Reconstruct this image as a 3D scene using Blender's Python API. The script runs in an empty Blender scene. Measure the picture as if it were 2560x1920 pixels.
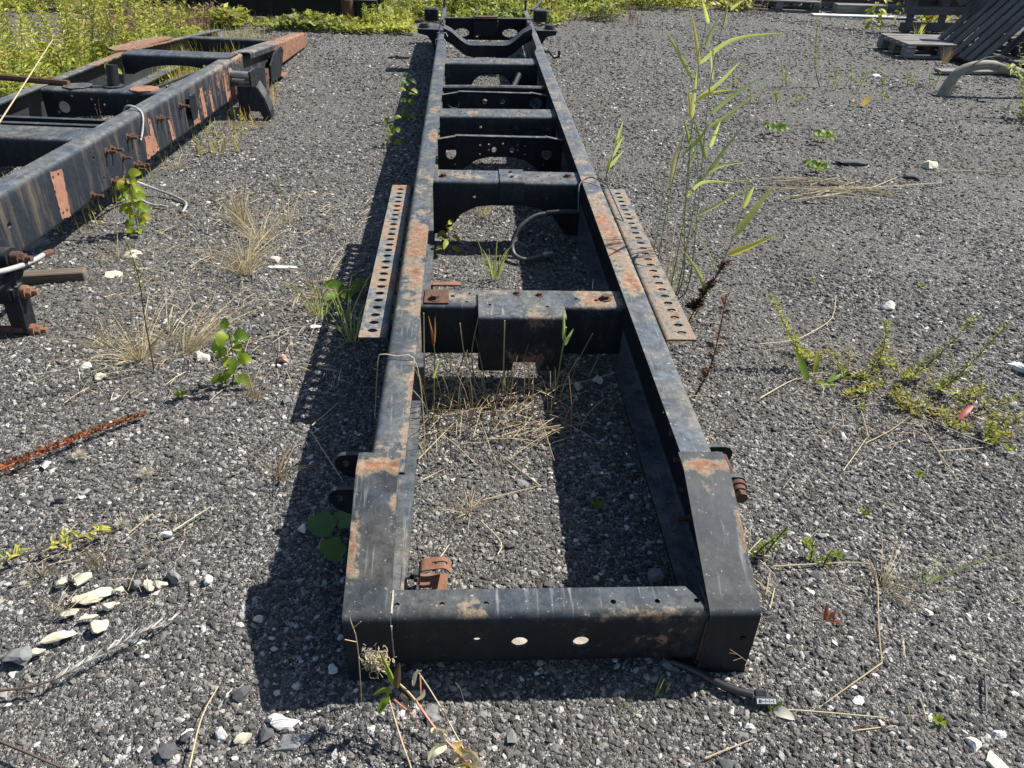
import bpy, bmesh, math, random
import numpy as np
from mathutils import Vector, Matrix, geometry, noise as mnoise
random.seed(11); RNG = np.random.default_rng(5)
R = math.radians
sc = bpy.context.scene

# ---------------------------------------------------------------- camera, sky, sun, exposure
cam_d = bpy.data.cameras.new("Camera"); cam = bpy.data.objects.new("Camera", cam_d)
sc.collection.objects.link(cam); sc.camera = cam
cam_d.sensor_fit = 'HORIZONTAL'; cam_d.sensor_width = 36.0
cam_d.lens = 36.0 * 1910.0 / 2560.0
cam_d.clip_start = 0.05; cam_d.clip_end = 2000.0
_y = Vector((1163 - 1280, 960 + 346, -1910)).normalized()       # the rails' direction seen in the camera
_z = -Vector((1150 - 1280, 960 - 3750, -1910)); _z = (_z - _y * _z.dot(_y)).normalized()
_x = _y.cross(_z)
cam.matrix_world = Matrix.Translation((0, 0, 1.58)) @ Matrix((_x, _y, _z)).to_4x4()

TO_SUN = Vector((0.85, 0.36, 1.0)).normalized()
world = bpy.data.worlds.new("World"); sc.world = world; world.use_nodes = True
wn = world.node_tree.nodes; wl = world.node_tree.links
bg = wn["Background"]; sky = wn.new("ShaderNodeTexSky"); sky.sky_type = 'NISHITA'; sky.sun_disc = False
sky.sun_elevation = math.asin(TO_SUN.z); sky.sun_rotation = math.atan2(TO_SUN.x, TO_SUN.y)
sky.air_density = 1.0; sky.dust_density = 0.8
wl.new(sky.outputs[0], bg.inputs[0]); bg.inputs[1].default_value = 0.075
sun_d = bpy.data.lights.new("Sun", 'SUN'); sun = bpy.data.objects.new("Sun", sun_d); sc.collection.objects.link(sun)
sun_d.energy = 5.0; sun_d.angle = R(0.53); sun_d.color = (1.0, 0.945, 0.86)
sun.rotation_euler = (-TO_SUN).to_track_quat('-Z', 'Y').to_euler(); sun.location = (6, 3, 9)
sc.view_settings.view_transform = 'Standard'; sc.view_settings.look = 'None'
sc.view_settings.exposure = 1.12; sc.view_settings.gamma = 1.0; sc.view_settings.use_curve_mapping = False

# ---------------------------------------------------------------- small node toolkit
class NT:
    def __init__(s, name):
        s.m = bpy.data.materials.new(name); s.m.use_nodes = True
        s.t = s.m.node_tree; s.b = s.t.nodes["Principled BSDF"]; s.out = s.t.nodes["Material Output"]
    def n(s, typ, **kw):
        o = s.t.nodes.new(typ)
        for k, v in kw.items(): setattr(o, k, v)
        return o
    def put(s, sock, v):
        if hasattr(v, 'node'): s.t.links.new(v, sock)
        elif v is not None: sock.default_value = v
    def co(s, kind='Object'):
        return s.n("ShaderNodeTexCoord").outputs[kind]
    def noise(s, vec, scale, detail=4, rough=.6, out='Fac'):
        o = s.n("ShaderNodeTexNoise"); s.put(o.inputs['Vector'], vec)
        o.inputs['Scale'].default_value = scale; o.inputs['Detail'].default_value = detail; o.inputs['Roughness'].default_value = rough
        return o.outputs[out]
    def vor(s, vec, scale, out='Color', feature='F1'):
        o = s.n("ShaderNodeTexVoronoi", feature=feature); s.put(o.inputs['Vector'], vec); o.inputs['Scale'].default_value = scale
        return o.outputs[out]
    def ma(s, op, a, b=None, c=None, clamp=False):
        o = s.n("ShaderNodeMath", operation=op, use_clamp=clamp); s.put(o.inputs[0], a)
        if b is not None: s.put(o.inputs[1], b)
        if c is not None: s.put(o.inputs[2], c)
        return o.outputs[0]
    def ramp(s, fac, stops, interp='LINEAR'):
        o = s.n("ShaderNodeValToRGB"); s.put(o.inputs[0], fac); r = o.color_ramp; r.interpolation = interp
        while len(r.elements) < len(stops): r.elements.new(.5)
        for e, (p, c) in zip(r.elements, stops):
            e.position = p; e.color = (c, c, c, 1) if isinstance(c, (int, float)) else (*c, 1)
        return o.outputs[0]
    def mix(s, fac, a, b, blend='MIX'):
        o = s.n("ShaderNodeMix", data_type='RGBA', blend_type=blend)
        s.put(o.inputs[0], fac)
        for sock, v in ((o.inputs[6], a), (o.inputs[7], b)):
            if isinstance(v, tuple) and len(v) == 3: v = (*v, 1)
            s.put(sock, v)
        return o.outputs[2]
    def bump(s, h, strength=.3, dist=.01, prev=None):
        o = s.n("ShaderNodeBump"); o.inputs['Strength'].default_value = strength; o.inputs['Distance'].default_value = dist
        s.put(o.inputs['Height'], h)
        if prev is not None: s.put(o.inputs['Normal'], prev)
        return o.outputs[0]
    def mapping(s, vec, scale):
        o = s.n("ShaderNodeMapping"); s.put(o.inputs[0], vec); o.inputs['Scale'].default_value = scale
        return o.outputs[0]
    def done(s, col=None, rough=None, norm=None, metal=None, spec=None):
        for k, v in (('Base Color', col), ('Roughness', rough), ('Normal', norm), ('Metallic', metal), ('Specular IOR Level', spec)):
            if v is None: continue
            if k == 'Base Color' and isinstance(v, tuple): v = (*v[:3], 1)
            s.put(s.b.inputs[k], v)
        return s.m

def worn_paint(name, paint=(.005, .0072, .0105), thr=.62, dust=.5, spots=(), seed=0., rustmix=0., stain=.10):
    """black chassis paint, chipped to rust, dusty on faces that look up; spots = ((x,y,z),(rx,ry,rz),gain)"""
    k = NT(name); co = k.co()
    off = k.n("ShaderNodeVectorMath", operation='ADD'); k.put(off.inputs[0], co); off.inputs[1].default_value = (seed, seed * .7, seed * 1.3)
    v = off.outputs[0]
    big = k.noise(v, 5.5, 6, .62); mid = k.noise(v, 15, 6, .7); fine = k.noise(v, 42, 6, .72); grit = k.noise(v, 210, 3, .7)
    scratch = k.noise(k.mapping(v, (85, 5, 6)), 1.0, 4, .6)
    runs = k.noise(k.mapping(v, (17, 17, 1.6)), 1.0, 6, .72)
    sep = k.n("ShaderNodeSeparateXYZ"); k.put(sep.inputs[0], k.n("ShaderNodeNewGeometry").outputs['Normal'])
    up = k.ma('MULTIPLY', sep.outputs[2], 1.0, clamp=True); side = k.ma('SUBTRACT', 1.0, k.ma('ABSOLUTE', sep.outputs[2]))
    e = k.ma('ADD', k.ma('ADD', k.ma('MULTIPLY', big, .45), k.ma('MULTIPLY', mid, .40)), k.ma('MULTIPLY', fine, .45))
    e = k.ma('SUBTRACT', e, .15)
    for (c, r, g) in spots:
        d = k.n("ShaderNodeVectorMath", operation='SUBTRACT'); k.put(d.inputs[0], co); d.inputs[1].default_value = c
        q = k.n("ShaderNodeVectorMath", operation='DIVIDE'); k.put(q.inputs[0], d.outputs[0]); q.inputs[1].default_value = r
        l = k.n("ShaderNodeVectorMath", operation='LENGTH'); k.put(l.inputs[0], q.outputs[0])
        f = k.ma('SUBTRACT', 1.0, l.outputs['Value'], clamp=True)
        e = k.ma('MULTIPLY_ADD', f, g, e)
    rust = k.ma('MULTIPLY', k.ma('SUBTRACT', e, thr), 1 / .028, clamp=True)
    halo = k.ma('MULTIPLY', k.ma('SUBTRACT', e, thr - .075), 1 / .08, clamp=True)
    paintc = k.mix(k.ramp(fine, [(.35, 0.), (.75, 1.)]), paint, tuple(c * 1.6 + .002 for c in paint))
    blot = k.ramp(k.ma('ADD', k.ma('ADD', k.ma('MULTIPLY', mid, .5), k.ma('MULTIPLY', fine, .35)), k.ma('MULTIPLY', grit, .2)), [(.46, 0.), (.62, 1.)])
    film = k.ma('MULTIPLY', up, k.ma('ADD', .34, k.ma('MULTIPLY', blot, .66)))
    dustm = k.ma('MULTIPLY', film, dust)
    dcol = k.mix(k.ramp(big, [(.40, 0.), (.62, 1.)]), (.105, .128, .156), (.200, .190, .165))
    c1 = k.mix(dustm, paintc, dcol)
    c1 = k.mix(k.ma('MULTIPLY', k.ramp(scratch, [(.60, 0.), (.74, .6)]), up), c1, (.25, .255, .25))
    c1 = k.mix(k.ma('MULTIPLY', k.ma('MULTIPLY', k.ramp(runs, [(.50, 0.), (.68, 1.)]), side), stain), c1, (.115, .092, .066))
    speck = k.ramp(k.noise(v, 120, 2, .5), [(.68, 0.), (.74, 1.)])
    c1 = k.mix(k.ma('MULTIPLY', speck, k.ma('ADD', .10, k.ma('MULTIPLY', up, .5))), c1, (.36, .37, .36))
    rc = k.mix(k.ramp(k.noise(v, 24, 5, .75), [(.32, 0.), (.68, 1.)]), (.080, .036, .022), (.225, .112, .066))
    rc = k.mix(k.ma('MULTIPLY', k.ramp(fine, [(.47, 0.), (.66, 1.)]), k.ma('ADD', .18, k.ma('MULTIPLY', up, .55))), rc, (.30, .245, .185))
    c2 = k.mix(k.ma('MULTIPLY', halo, k.ma('ADD', .06, k.ma('MULTIPLY', up, .50))), c1, (.30, .235, .150))
    col = k.mix(k.ma('MAXIMUM', rust, rustmix), c2, rc)
    rough = k.ma('ADD', k.ma('MULTIPLY', k.ma('MAXIMUM', rust, dustm), .34), k.ma('ADD', .40, k.ma('MULTIPLY', grit, .2)))
    nb = k.bump(k.ma('ADD', k.ma('MULTIPLY', rust, .6), k.ma('MULTIPLY', fine, .3)), .4, .004)
    nb = k.bump(grit, .14, .002, nb); nb = k.bump(k.noise(v, 3.2, 2, .5), .12, .05, nb)
    return k.done(col, rough, nb, spec=.24)

def rust_mat(name, a=(.17, .062, .030), b=(.30, .135, .078), dark=.35):
    k = NT(name); co = k.co()
    n1 = k.noise(co, 26, 6, .7); n2 = k.noise(co, 9, 3, .5); n3 = k.noise(co, 260, 2, .6)
    col = k.mix(k.ramp(n1, [(.32, 0.), (.7, 1.)]), a, b)
    col = k.mix(k.ma('MULTIPLY', k.ramp(n2, [(.5, 0.), (.72, 1.)]), dark), col, (.035, .028, .028))
    col = k.mix(k.ma('MULTIPLY', k.ramp(n3, [(.55, 0.), (.8, 1.)]), .3), col, (.33, .26, .2))
    return k.done(col, .85, k.bump(k.ma('ADD', n1, k.ma('MULTIPLY', n3, .5)), .4, .003), spec=.25)

def plain(name, col, rough=.6, var=.25, scale=30, bump=.15, metal=0.):
    k = NT(name); co = k.co(); n1 = k.noise(co, scale, 5, .65)
    c = k.mix(k.ramp(n1, [(.3, 0.), (.72, 1.)]), tuple(x * (1 - var) for x in col), tuple(min(1, x * (1 + var)) for x in col))
    return k.done(c, rough, k.bump(n1, bump, .004), metal=metal)

def wood(name, a, b, axis=0):
    k = NT(name); co = k.co(); s = [7., 7., 7.]; s = [60., 60., 60.]; s[axis] = 3.0
    g = k.noise(k.mapping(co, tuple(s)), 1.0, 5, .65); m = k.noise(co, 4.5, 3, .6)
    c = k.mix(k.ramp(g, [(.3, 0.), (.7, 1.)]), a, b)
    c = k.mix(k.ma('MULTIPLY', k.ramp(m, [(.45, 0.), (.7, 1.)]), .5), c, tuple(x * .5 for x in a))
    return k.done(c, .85, k.bump(g, .5, .004), spec=.2)

def leafy(name, stops, trans=.55, rough=.5):
    """stops: tone 0..1 -> colour; each leaf carries its own tone"""
    k = NT(name); a = k.n("ShaderNodeAttribute", attribute_name='tone')
    oi = k.n("ShaderNodeObjectInfo")
    f = k.ma('ADD', a.outputs['Fac'], k.ma('MULTIPLY', k.ma('SUBTRACT', k.noise(k.co(), 40, 2, .5), .5), .35), clamp=True)
    col = k.ramp(f, stops)
    k.done(col, rough, spec=.35)
    tr = k.n("ShaderNodeBsdfTranslucent"); k.put(tr.inputs[0], k.mix(.35, col, (.48, .52, .10), 'MIX') if trans > .3 else col)
    mx = k.n("ShaderNodeMixShader"); mx.inputs[0].default_value = trans
    k.t.links.new(k.b.outputs[0], mx.inputs[1]); k.t.links.new(tr.outputs[0], mx.inputs[2]); k.t.links.new(mx.outputs[0], k.out.inputs[0])
    return k.m

# ---------------------------------------------------------------- mesh builder
class MB:
    def __init__(s): s.v = []; s.f = []; s.t = []
    def add(s, vs, fs, tone=.5):
        o = len(s.v); s.v += [tuple(p) for p in vs]; s.f += [tuple(i + o for i in f) for f in fs]; s.t += [tone] * len(fs)
    def box(s, c, size, rot=None, jit=0.):
        c = Vector(c); h = Vector(size) / 2; m = rot if rot is not None else Matrix.Identity(3)
        vs = [c + m @ Vector((x * h.x + random.uniform(-jit, jit), y * h.y + random.uniform(-jit, jit), z * h.z + random.uniform(-jit, jit))) for x in (-1, 1) for y in (-1, 1) for z in (-1, 1)]
        s.add(vs, [(0, 1, 3, 2), (4, 6, 7, 5), (0, 4, 5, 1), (2, 3, 7, 6), (0, 2, 6, 4), (1, 5, 7, 3)])
    def bbox(s, c, size, bev=.006, rot=None):
        """box with cut edges: three nested slabs' hull (chamfered box)"""
        c = Vector(c); h = Vector(size) / 2; m = rot if rot is not None else Matrix.Identity(3); b = min(bev, *(x * .45 for x in h))
        bm = bmesh.new(); bmesh.ops.create_cube(bm, size=2.0)
        for v in bm.verts: v.co = Vector((v.co.x * h.x, v.co.y * h.y, v.co.z * h.z))
        bmesh.ops.bevel(bm, geom=list(bm.edges), offset=b, segments=1, affect='EDGES')
        bm.verts.index_update(); vs = [c + m @ v.co for v in bm.verts]; fs = [tuple(v.index for v in f.verts) for f in bm.faces]; bm.free()
        s.add(vs, fs)
    def tube(s, pts, r, n=6, tone=.5, cap=True, tip=None):
        P = [Vector(p) for p in pts]; k = len(P); ro = s.__dict__; vs = []
        rad = (lambda i: r[i]) if isinstance(r, (list, tuple)) else ((lambda i: r + ((tip - r) * i / max(1, k - 1))) if tip is not None else (lambda i: r))
        u = None
        for i, p in enumerate(P):
            t = (P[min(i + 1, k - 1)] - P[max(i - 1, 0)])
            t = t.normalized() if t.length > 1e-9 else Vector((0, 0, 1))
            if u is None:
                u = t.orthogonal().normalized()
            else:
                u = (u - t * u.dot(t)); u = u.normalized() if u.length > 1e-6 else t.orthogonal().normalized()
            w = t.cross(u)
            for j in range(n):
                a = 2 * math.pi * j / n; vs.append(p + (u * math.cos(a) + w * math.sin(a)) * rad(i))
        fs = [(i * n + j, i * n + (j + 1) % n, (i + 1) * n + (j + 1) % n, (i + 1) * n + j) for i in range(k - 1) for j in range(n)]
        if cap: fs += [tuple(range(n - 1, -1, -1)), tuple(range((k - 1) * n, k * n))]
        s.add(vs, fs, tone)
    def cyl(s, p, q, r, n=12, tone=.5): s.tube([p, q], r, n, tone)
    def ring(s, c, axis, r0, r1, th, n=16):
        ax = Vector(axis).normalized(); u = ax.orthogonal().normalized(); w = ax.cross(u); c = Vector(c); vs = []
        for j in range(n):
            a = 2 * math.pi * j / n; d = u * math.cos(a) + w * math.sin(a)
            vs += [c + d * r0 - ax * th / 2, c + d * r1 - ax * th / 2, c + d * r1 + ax * th / 2, c + d * r0 + ax * th / 2]
        fs = []
        for j in range(n):
            a, b = j * 4, ((j + 1) % n) * 4
            fs += [(a + i, a + (i + 1) % 4, b + (i + 1) % 4, b + i) for i in range(4)]
        s.add(vs, fs)
    def blade(s, pts, w, tone=.5, nrm=None, sub=4, shape='reed', fold=.25):
        """leaf strip along a path, three points across so that it folds at the midrib"""
        P = [Vector(p) for p in pts]
        if len(P) == 2: P = [P[0], P[0].lerp(P[1], .5) + Vector((0, 0, .02 * (P[1] - P[0]).length)), P[1]]
        Q = []
        for i in range(len(P) - 1):
            a = P[max(i - 1, 0)]; b = P[i]; c = P[i + 1]; d = P[min(i + 2, len(P) - 1)]
            for j in range(sub):
                t = j / sub
                Q.append(.5 * ((2 * b) + (c - a) * t + (2 * a - 5 * b + 4 * c - d) * t * t + (3 * b - a - 3 * c + d) * t ** 3))
        Q.append(P[-1]); k = len(Q); vs = []
        nr = Vector(nrm) if nrm is not None else Vector((random.uniform(-.6, .6), -1, random.uniform(-.2, .9)))
        for i, p in enumerate(Q):
            t = i / (k - 1)
            if shape == 'reed': ww = w * min(1, .35 + t * 4) * (1 - t ** 1.7) ** .9
            elif shape == 'oval': ww = w * (math.sin(math.pi * min(1, t * .96 + .04)) ** .75) * (1.15 - .45 * t)
            else: ww = w * math.sin(math.pi * (t * .97 + .015)) ** .9
            tg = (Q[min(i + 1, k - 1)] - Q[max(i - 1, 0)]).normalized(); sd = tg.cross(nr)
            sd = sd.normalized() if sd.length > 1e-5 else tg.orthogonal().normalized(); up = sd.cross(tg)
            vs += [p - sd * ww * .5 + up * ww * fold, p, p + sd * ww * .5 + up * ww * fold]
        fs = []
        for i in range(k - 1):
            a = i * 3; fs += [(a, a + 1, a + 4, a + 3), (a + 1, a + 2, a + 5, a + 4)]
        s.add(vs, fs, tone)
    def mesh(s, name, org=None, smooth=None):
        me = bpy.data.meshes.new(name); v = np.array(s.v, dtype=float).reshape(-1, 3)
        if org is not None: v = v - np.array(org)
        me.from_pydata(v.tolist(), [], s.f)
        at = me.attributes.new('tone', 'FLOAT', 'FACE'); at.data.foreach_set('value', np.array(s.t, dtype=np.float32))
        if smooth: me.shade_smooth(); me.set_sharp_from_angle(angle=R(smooth))
        me.update(); return me

def fil(pts, r, n=4):
    """round the corners of an open polyline"""
    P = [Vector(p) for p in pts]; out = [P[0]]
    for i in range(1, len(P) - 1):
        a = (P[i - 1] - P[i]); b = (P[i + 1] - P[i]); ang = a.angle(b); d = min(r / math.tan(ang / 2), a.length * .49, b.length * .49)
        p0 = P[i] + a.normalized() * d; p1 = P[i] + b.normalized() * d
        for j in range(n + 1):
            t = j / n; out.append((1 - t) ** 2 * p0 + 2 * t * (1 - t) * P[i] + t * t * p1)
    out.append(P[-1]); return out

def circ(cu, cv, ru, rv=None, n=10):
    rv = rv or ru; return [(cu + ru * math.cos(2 * math.pi * i / n), cv + rv * math.sin(2 * math.pi * i / n)) for i in range(n)]
def inside(p, poly):
    x, y = p; c = False; j = len(poly) - 1
    for i in range(len(poly)):
        xi, yi = poly[i]; xj, yj = poly[j]
        if (yi > y) != (yj > y) and x < (xj - xi) * (y - yi) / (yj - yi) + xi: c = not c
        j = i
    return c

def sheet(mb, poly, holes, fn, vlines=(), t=.006):
    """bent steel plate: outline and holes in (u,v), cut at the bend lines, mapped by fn(u,v)->(point, normal), given thickness"""
    V = []; E = []
    for lp in [poly] + list(holes):
        o = len(V); V += [Vector(p) for p in lp]; E += [(o + i, o + (i + 1) % len(lp)) for i in range(len(lp))]
    us = [p[0] for p in poly]; u0, u1 = min(us) - .01, max(us) + .01
    for v in vlines:
        o = len(V); V += [Vector((u0, v)), Vector((u1, v))]; E.append((o, o + 1))
    r = geometry.delaunay_2d_cdt(V, E, [], 0, 1e-6); W = r[0]; T = []
    for f in r[2]:
        c = ((W[f[0]].x + W[f[1]].x + W[f[2]].x) / 3, (W[f[0]].y + W[f[1]].y + W[f[2]].y) / 3)
        if inside(c, poly) and not any(inside(c, h) for h in holes): T.append(tuple(f))
    used = sorted({i for f in T for i in f}); ix = {g: k for k, g in enumerate(used)}; n = len(used); top = []; bot = []
    for g in used:
        p, nr = fn(W[g].x, W[g].y); top.append(Vector(p) + Vector(nr) * t / 2); bot.append(Vector(p) - Vector(nr) * t / 2)
    fs = []; cnt = {}
    for f in T:
        a, b, c = (ix[i] for i in f); fs.append((a, b, c)); fs.append((c + n, b + n, a + n))
        for e in ((a, b), (b, c), (c, a)): cnt[e] = 1
    for (a, b) in list(cnt):
        if (b, a) not in cnt: fs.append((b, a, a + n, b + n))
    mb.add(top + bot, fs)

def profile_fn(pts, place):
    """profile polyline in 2D; place(u, a, b)->3D point; returns fn(u,v) and the bend lines"""
    L = [0.]
    for i in range(1, len(pts)): L.append(L[-1] + (pts[i] - pts[i - 1]).length)
    def at(v):
        i = 0
        while i < len(pts) - 2 and v > L[i + 1]: i += 1
        d = pts[i + 1] - pts[i]; t = (v - L[i]) / max(1e-9, d.length); return pts[i] + d * t, i
    nrm = []
    for i in range(len(pts) - 1):
        d = (pts[i + 1] - pts[i]).normalized(); nrm.append(Vector((-d.y, d.x)))
    def fn(u, v):
        p, i = at(v); nn = nrm[i]
        for j in (i, i + 1):
            if 0 < j < len(pts) - 1 and abs(v - L[j]) < 1e-4: nn = (nrm[j - 1] + nrm[j]).normalized()
        a = Vector(place(u, p.x, p.y)); b = Vector(place(u, p.x + nn.x * 1e-3, p.y + nn.y * 1e-3)); d = b - a
        return a, d.normalized()
    return fn, L[1:-1], L[-1]

# ---------------------------------------------------------------- objects
def thing(name, label, cat, loc=(0, 0, 0), rot=(0, 0, 0), group=None):
    o = bpy.data.objects.new(name, None); sc.collection.objects.link(o); o.empty_display_size = .1
    o.location = loc; o.rotation_euler = rot; o['label'] = label; o['category'] = cat
    if group: o['group'] = group
    return o
def tag(o, label, cat, group=None, kind=None):
    if label: o['label'] = label
    if cat: o['category'] = cat
    if group: o['group'] = group
    if kind: o['kind'] = kind
    return o
def part(name, mb, mat, parent=None, local=False, smooth=None, kind=None, label=None):
    """one mesh object; world-space builder points are taken relative to the parent's origin unless local"""
    org = None
    if parent is not None and not local:
        p = parent; org = Vector((0, 0, 0))
        while p is not None: org += p.location; p = p.parent
    if parent is None and not local:
        a = np.array(mb.v); org = Vector((a[:, 0].mean(), a[:, 1].mean(), a[:, 2].min()))
    me = mb.mesh(name, org, smooth); o = bpy.data.objects.new(name, me); sc.collection.objects.link(o)
    me.materials.append(mat)
    if parent is not None: o.parent = parent
    elif org is not None: o.location = org
    if kind: o['kind'] = kind
    if label: o['label'] = label
    return o
def again(o, loc, rot=None, parent=None, scale=None):
    c = o.copy(); sc.collection.objects.link(c); c.location = loc
    if rot is not None: c.rotation_euler = rot
    if scale is not None: c.scale = (scale,) * 3 if isinstance(scale, (int, float)) else scale
    if parent is not None: c.parent = parent
    return c
def curve(pts, n=6):
    Pn = [Vector(p) for p in pts]; out = []
    for i in range(len(Pn) - 1):
        a = Pn[max(i - 1, 0)]; b = Pn[i]; c = Pn[i + 1]; d = Pn[min(i + 2, len(Pn) - 1)]
        for j in range(n):
            t = j / n; out.append(.5 * ((2 * b) + (c - a) * t + (2 * a - 5 * b + 4 * c - d) * t * t + (3 * b - a - 3 * c + d) * t ** 3))
    out.append(Pn[-1]); return out

# ---------------------------------------------------------------- materials
O1 = Vector((.21, 1.1, 0))
def sp(x, y, z, rx, ry, rz, g): return ((x - O1.x, y - O1.y, z - O1.z), (rx, ry, rz), g)
M = {}
M['rail_l'] = worn_paint('worn_black_paint_rail', thr=.68, dust=.70, seed=1.3, spots=(
    sp(-.17, 2.55, .33, .12, .42, .1, .26), sp(-.19, 2.95, .33, .10, .35, .1, .26), sp(-.2, 3.5, .33, .12, .25, .1, .16),
    sp(-.17, 4.25, .33, .05, .24, .1, .24), sp(-.18, 4.75, .33, .06, .16, .1, .22), sp(-.17, 5.9, .33, .06, .12, .1, .2),
    sp(-.15, 1.8, .33, .03, .6, .06, .16), sp(-.19, 1.52, .33, .10, .10, .1, .15)))
M['rail_r'] = worn_paint('worn_black_paint_rail', thr=.68, dust=.85, seed=4.1, spots=(
    sp(.60, 2.75, .33, .10, .45, .1, .22), sp(.59, 3.15, .33, .12, .35, .1, .22), sp(.62, 2.45, .33, .06, .2, .1, .2), sp(.58, 3.55, .33, .12, .22, .1, .15),
    sp(.61, 4.6, .33, .05, .26, .1, .19), sp(.60, 5.0, .33, .06, .1, .1, .19), sp(.61, 3.85, .33, .12, .1, .1, .16), sp(.57, 1.75, .33, .03, .6, .06, .10)))
M['sleeve'] = worn_paint('worn_black_paint_sleeve', thr=.73, dust=.40, seed=7.7, spots=(
    sp(-.21, 1.455, .34, .14, .045, .06, .42), sp(-.255, 1.28, .27, .03, .22, .12, .30), sp(-.165, 1.36, .31, .02, .12, .1, .26),
    sp(.61, 1.455, .34, .14, .04, .06, .42), sp(.665, 1.30, .28, .028, .22, .12, .34), sp(.60, 1.38, .32, .05, .10, .1, .18)))
M['beam'] = worn_paint('worn_black_paint_beam', thr=.66, dust=.45, seed=2.9, spots=(
    sp(.40, 1.10, .2, .20, .05, .035, .20), sp(.03, 1.12, .205, .06, .04, .03, .22), sp(.33, 1.1, .13, .10, .03, .09, .10), sp(.47, 1.1, .11, .10, .03, .09, .12), sp(.18, 1.1, .19, .05, .05, .06, .12)))
M['cross'] = worn_paint('worn_black_paint_crossmember', thr=.655, dust=.75, seed=5.2, spots=(
    sp(-.05, 2.4, .30, .12, .12, .05, .12), sp(.48, 2.4, .30, .16, .12, .05, .28), sp(.25, 2.27, .29, .16, .06, .06, .22), sp(.24, 2.26, .15, .16, .08, .08, .24),
    sp(0, 3.65, .31, .12, .09, .05, .20), sp(.23, 3.65, .31, .07, .09, .05, .16), sp(.05, 4.83, .30, .06, .1, .05, .18), sp(.34, 4.83, .30, .05, .1, .05, .18)))
M['angle'] = worn_paint('rusted_slotted_steel', paint=(.035, .040, .047), thr=.525, dust=.85, seed=9.1)
M['black'] = worn_paint('dull_black_steel', thr=.72, dust=.35, seed=3.3)
M['rustdark'] = rust_mat('dark_rust', (.050, .028, .020), (.115, .060, .040), .5)
M['rust'] = rust_mat('orange_rust', (.13, .058, .034), (.24, .125, .08))
M['rustbright'] = rust_mat('bare_rust', (.17, .080, .052), (.28, .145, .098), .38)
M['rubber'] = plain('black_rubber', (.016, .016, .017), .55, .3, 40)
M['hose'] = plain('grey_rubber_hose', (.075, .078, .078), .5, .25, 50)
M['cable'] = plain('pale_grey_cable', (.28, .285, .28), .45, .15, 60)
M['steel'] = plain('dull_bright_steel', (.30, .31, .32), .42, .35, 20, metal=.7)
M['black_plastic'] = plain('black_plastic', (.02, .021, .023), .4, .3, 60)
M['plastic_print'] = plain('pale_plastic_print', (.34, .36, .38), .5, .15, 60)
M['moss'] = plain('yellow_green_moss', (.105, .085, .020), .95, .5, 120, .6)
M['wood_grey'] = wood('weathered_grey_wood', (.10, .097, .095), (.24, .235, .225))
M['wood_dark'] = wood('dark_weathered_wood', (.045, .046, .050), (.105, .103, .105))
M['wood_brown'] = wood('brown_old_wood', (.075, .060, .048), (.17, .135, .105))
M['wood_pale'] = plain('pale_sawn_wood', (.52, .53, .52), .8, .2, 90)
M['bark'] = plain('pale_smooth_bark', (.19, .18, .145), .8, .35, 18, .4)
M['splinter'] = plain('torn_wood', (.42, .30, .18), .85, .3, 40)
M['maroon'] = plain('maroon_wall_paint', (.085, .034, .030), .7, .3, 5)
M['stone_white'] = plain('white_stone', (.50, .485, .45), .9, .16, 30, .6)
M['stone_cream'] = plain('cream_stone', (.46, .43, .32), .9, .18, 35, .6)
M['stone_grey'] = plain('grey_stone', (.15, .155, .155), .9, .3, 40, .6)
M['stone_dark'] = plain('dark_stone', (.06, .062, .066), .9, .3, 40, .6)
M['stone_pink'] = plain('pink_stone', (.36, .24, .20), .9, .25, 40, .6)
M['leaf'] = leafy('fresh_leaf', [(0, (.035, .085, .010)), (.5, (.115, .205, .015)), (.85, (.27, .32, .025)), (1, (.42, .36, .05))], .5)
M['reed'] = leafy('reed_leaf', [(0, (.10, .18, .05)), (.4, (.22, .30, .09)), (.7, (.40, .44, .16)), (.88, (.64, .55, .08)), (1, (.55, .45, .24))], .5)
M['shade_leaf'] = leafy('coltsfoot_leaf', [(0, (.05, .12, .03)), (1, (.10, .19, .04))], .35)
M['weed'] = leafy('weed_leaf', [(0, (.030, .058, .013)), (.35, (.12, .17, .026)), (.65, (.34, .36, .05)), (.88, (.50, .46, .10)), (1, (.32, .19, .08))], .45)
M['drybrown'] = leafy('dried_leaf', [(0, (.06, .038, .026)), (.5, (.145, .090, .058)), (1, (.36, .26, .16))], .3, .8)
M['straw'] = leafy('dry_straw', [(0, (.22, .16, .09)), (.5, (.45, .37, .22)), (1, (.62, .56, .38))], .3, .7)
M['silver'] = leafy('silver_dry_leaf', [(0, (.30, .30, .28)), (1, (.56, .56, .52))], .2, .7)
M['dock'] = leafy('red_brown_seed', [(0, (.07, .020, .010)), (.5, (.18, .055, .022)), (1, (.30, .11, .04))], .15, .8)
M['redleaf'] = leafy('red_leaf', [(0, (.28, .03, .03)), (1, (.42, .08, .06))], .4)
M['yellowleaf'] = leafy('yellowed_leaf', [(0, (.50, .24, .06)), (1, (.58, .42, .14))], .4)
M['stem_dark'] = plain('dark_stem', (.07, .045, .030), .8, .3, 60)
M['stem_green'] = plain('green_stem', (.15, .19, .055), .7, .25, 40)
M['stem_red'] = plain('red_stem', (.34, .13, .09), .6, .3, 30)
M['stem_tan'] = plain('tan_stem', (.40, .29, .17), .7, .3, 40)
M['fluff'] = leafy('seed_fluff', [(0, (.52, .46, .38)), (1, (.78, .73, .64))], .5, .9)

M['silt'] = plain('dry_silt', (.29, .265, .22), .95, .3, 60, .4)

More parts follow.
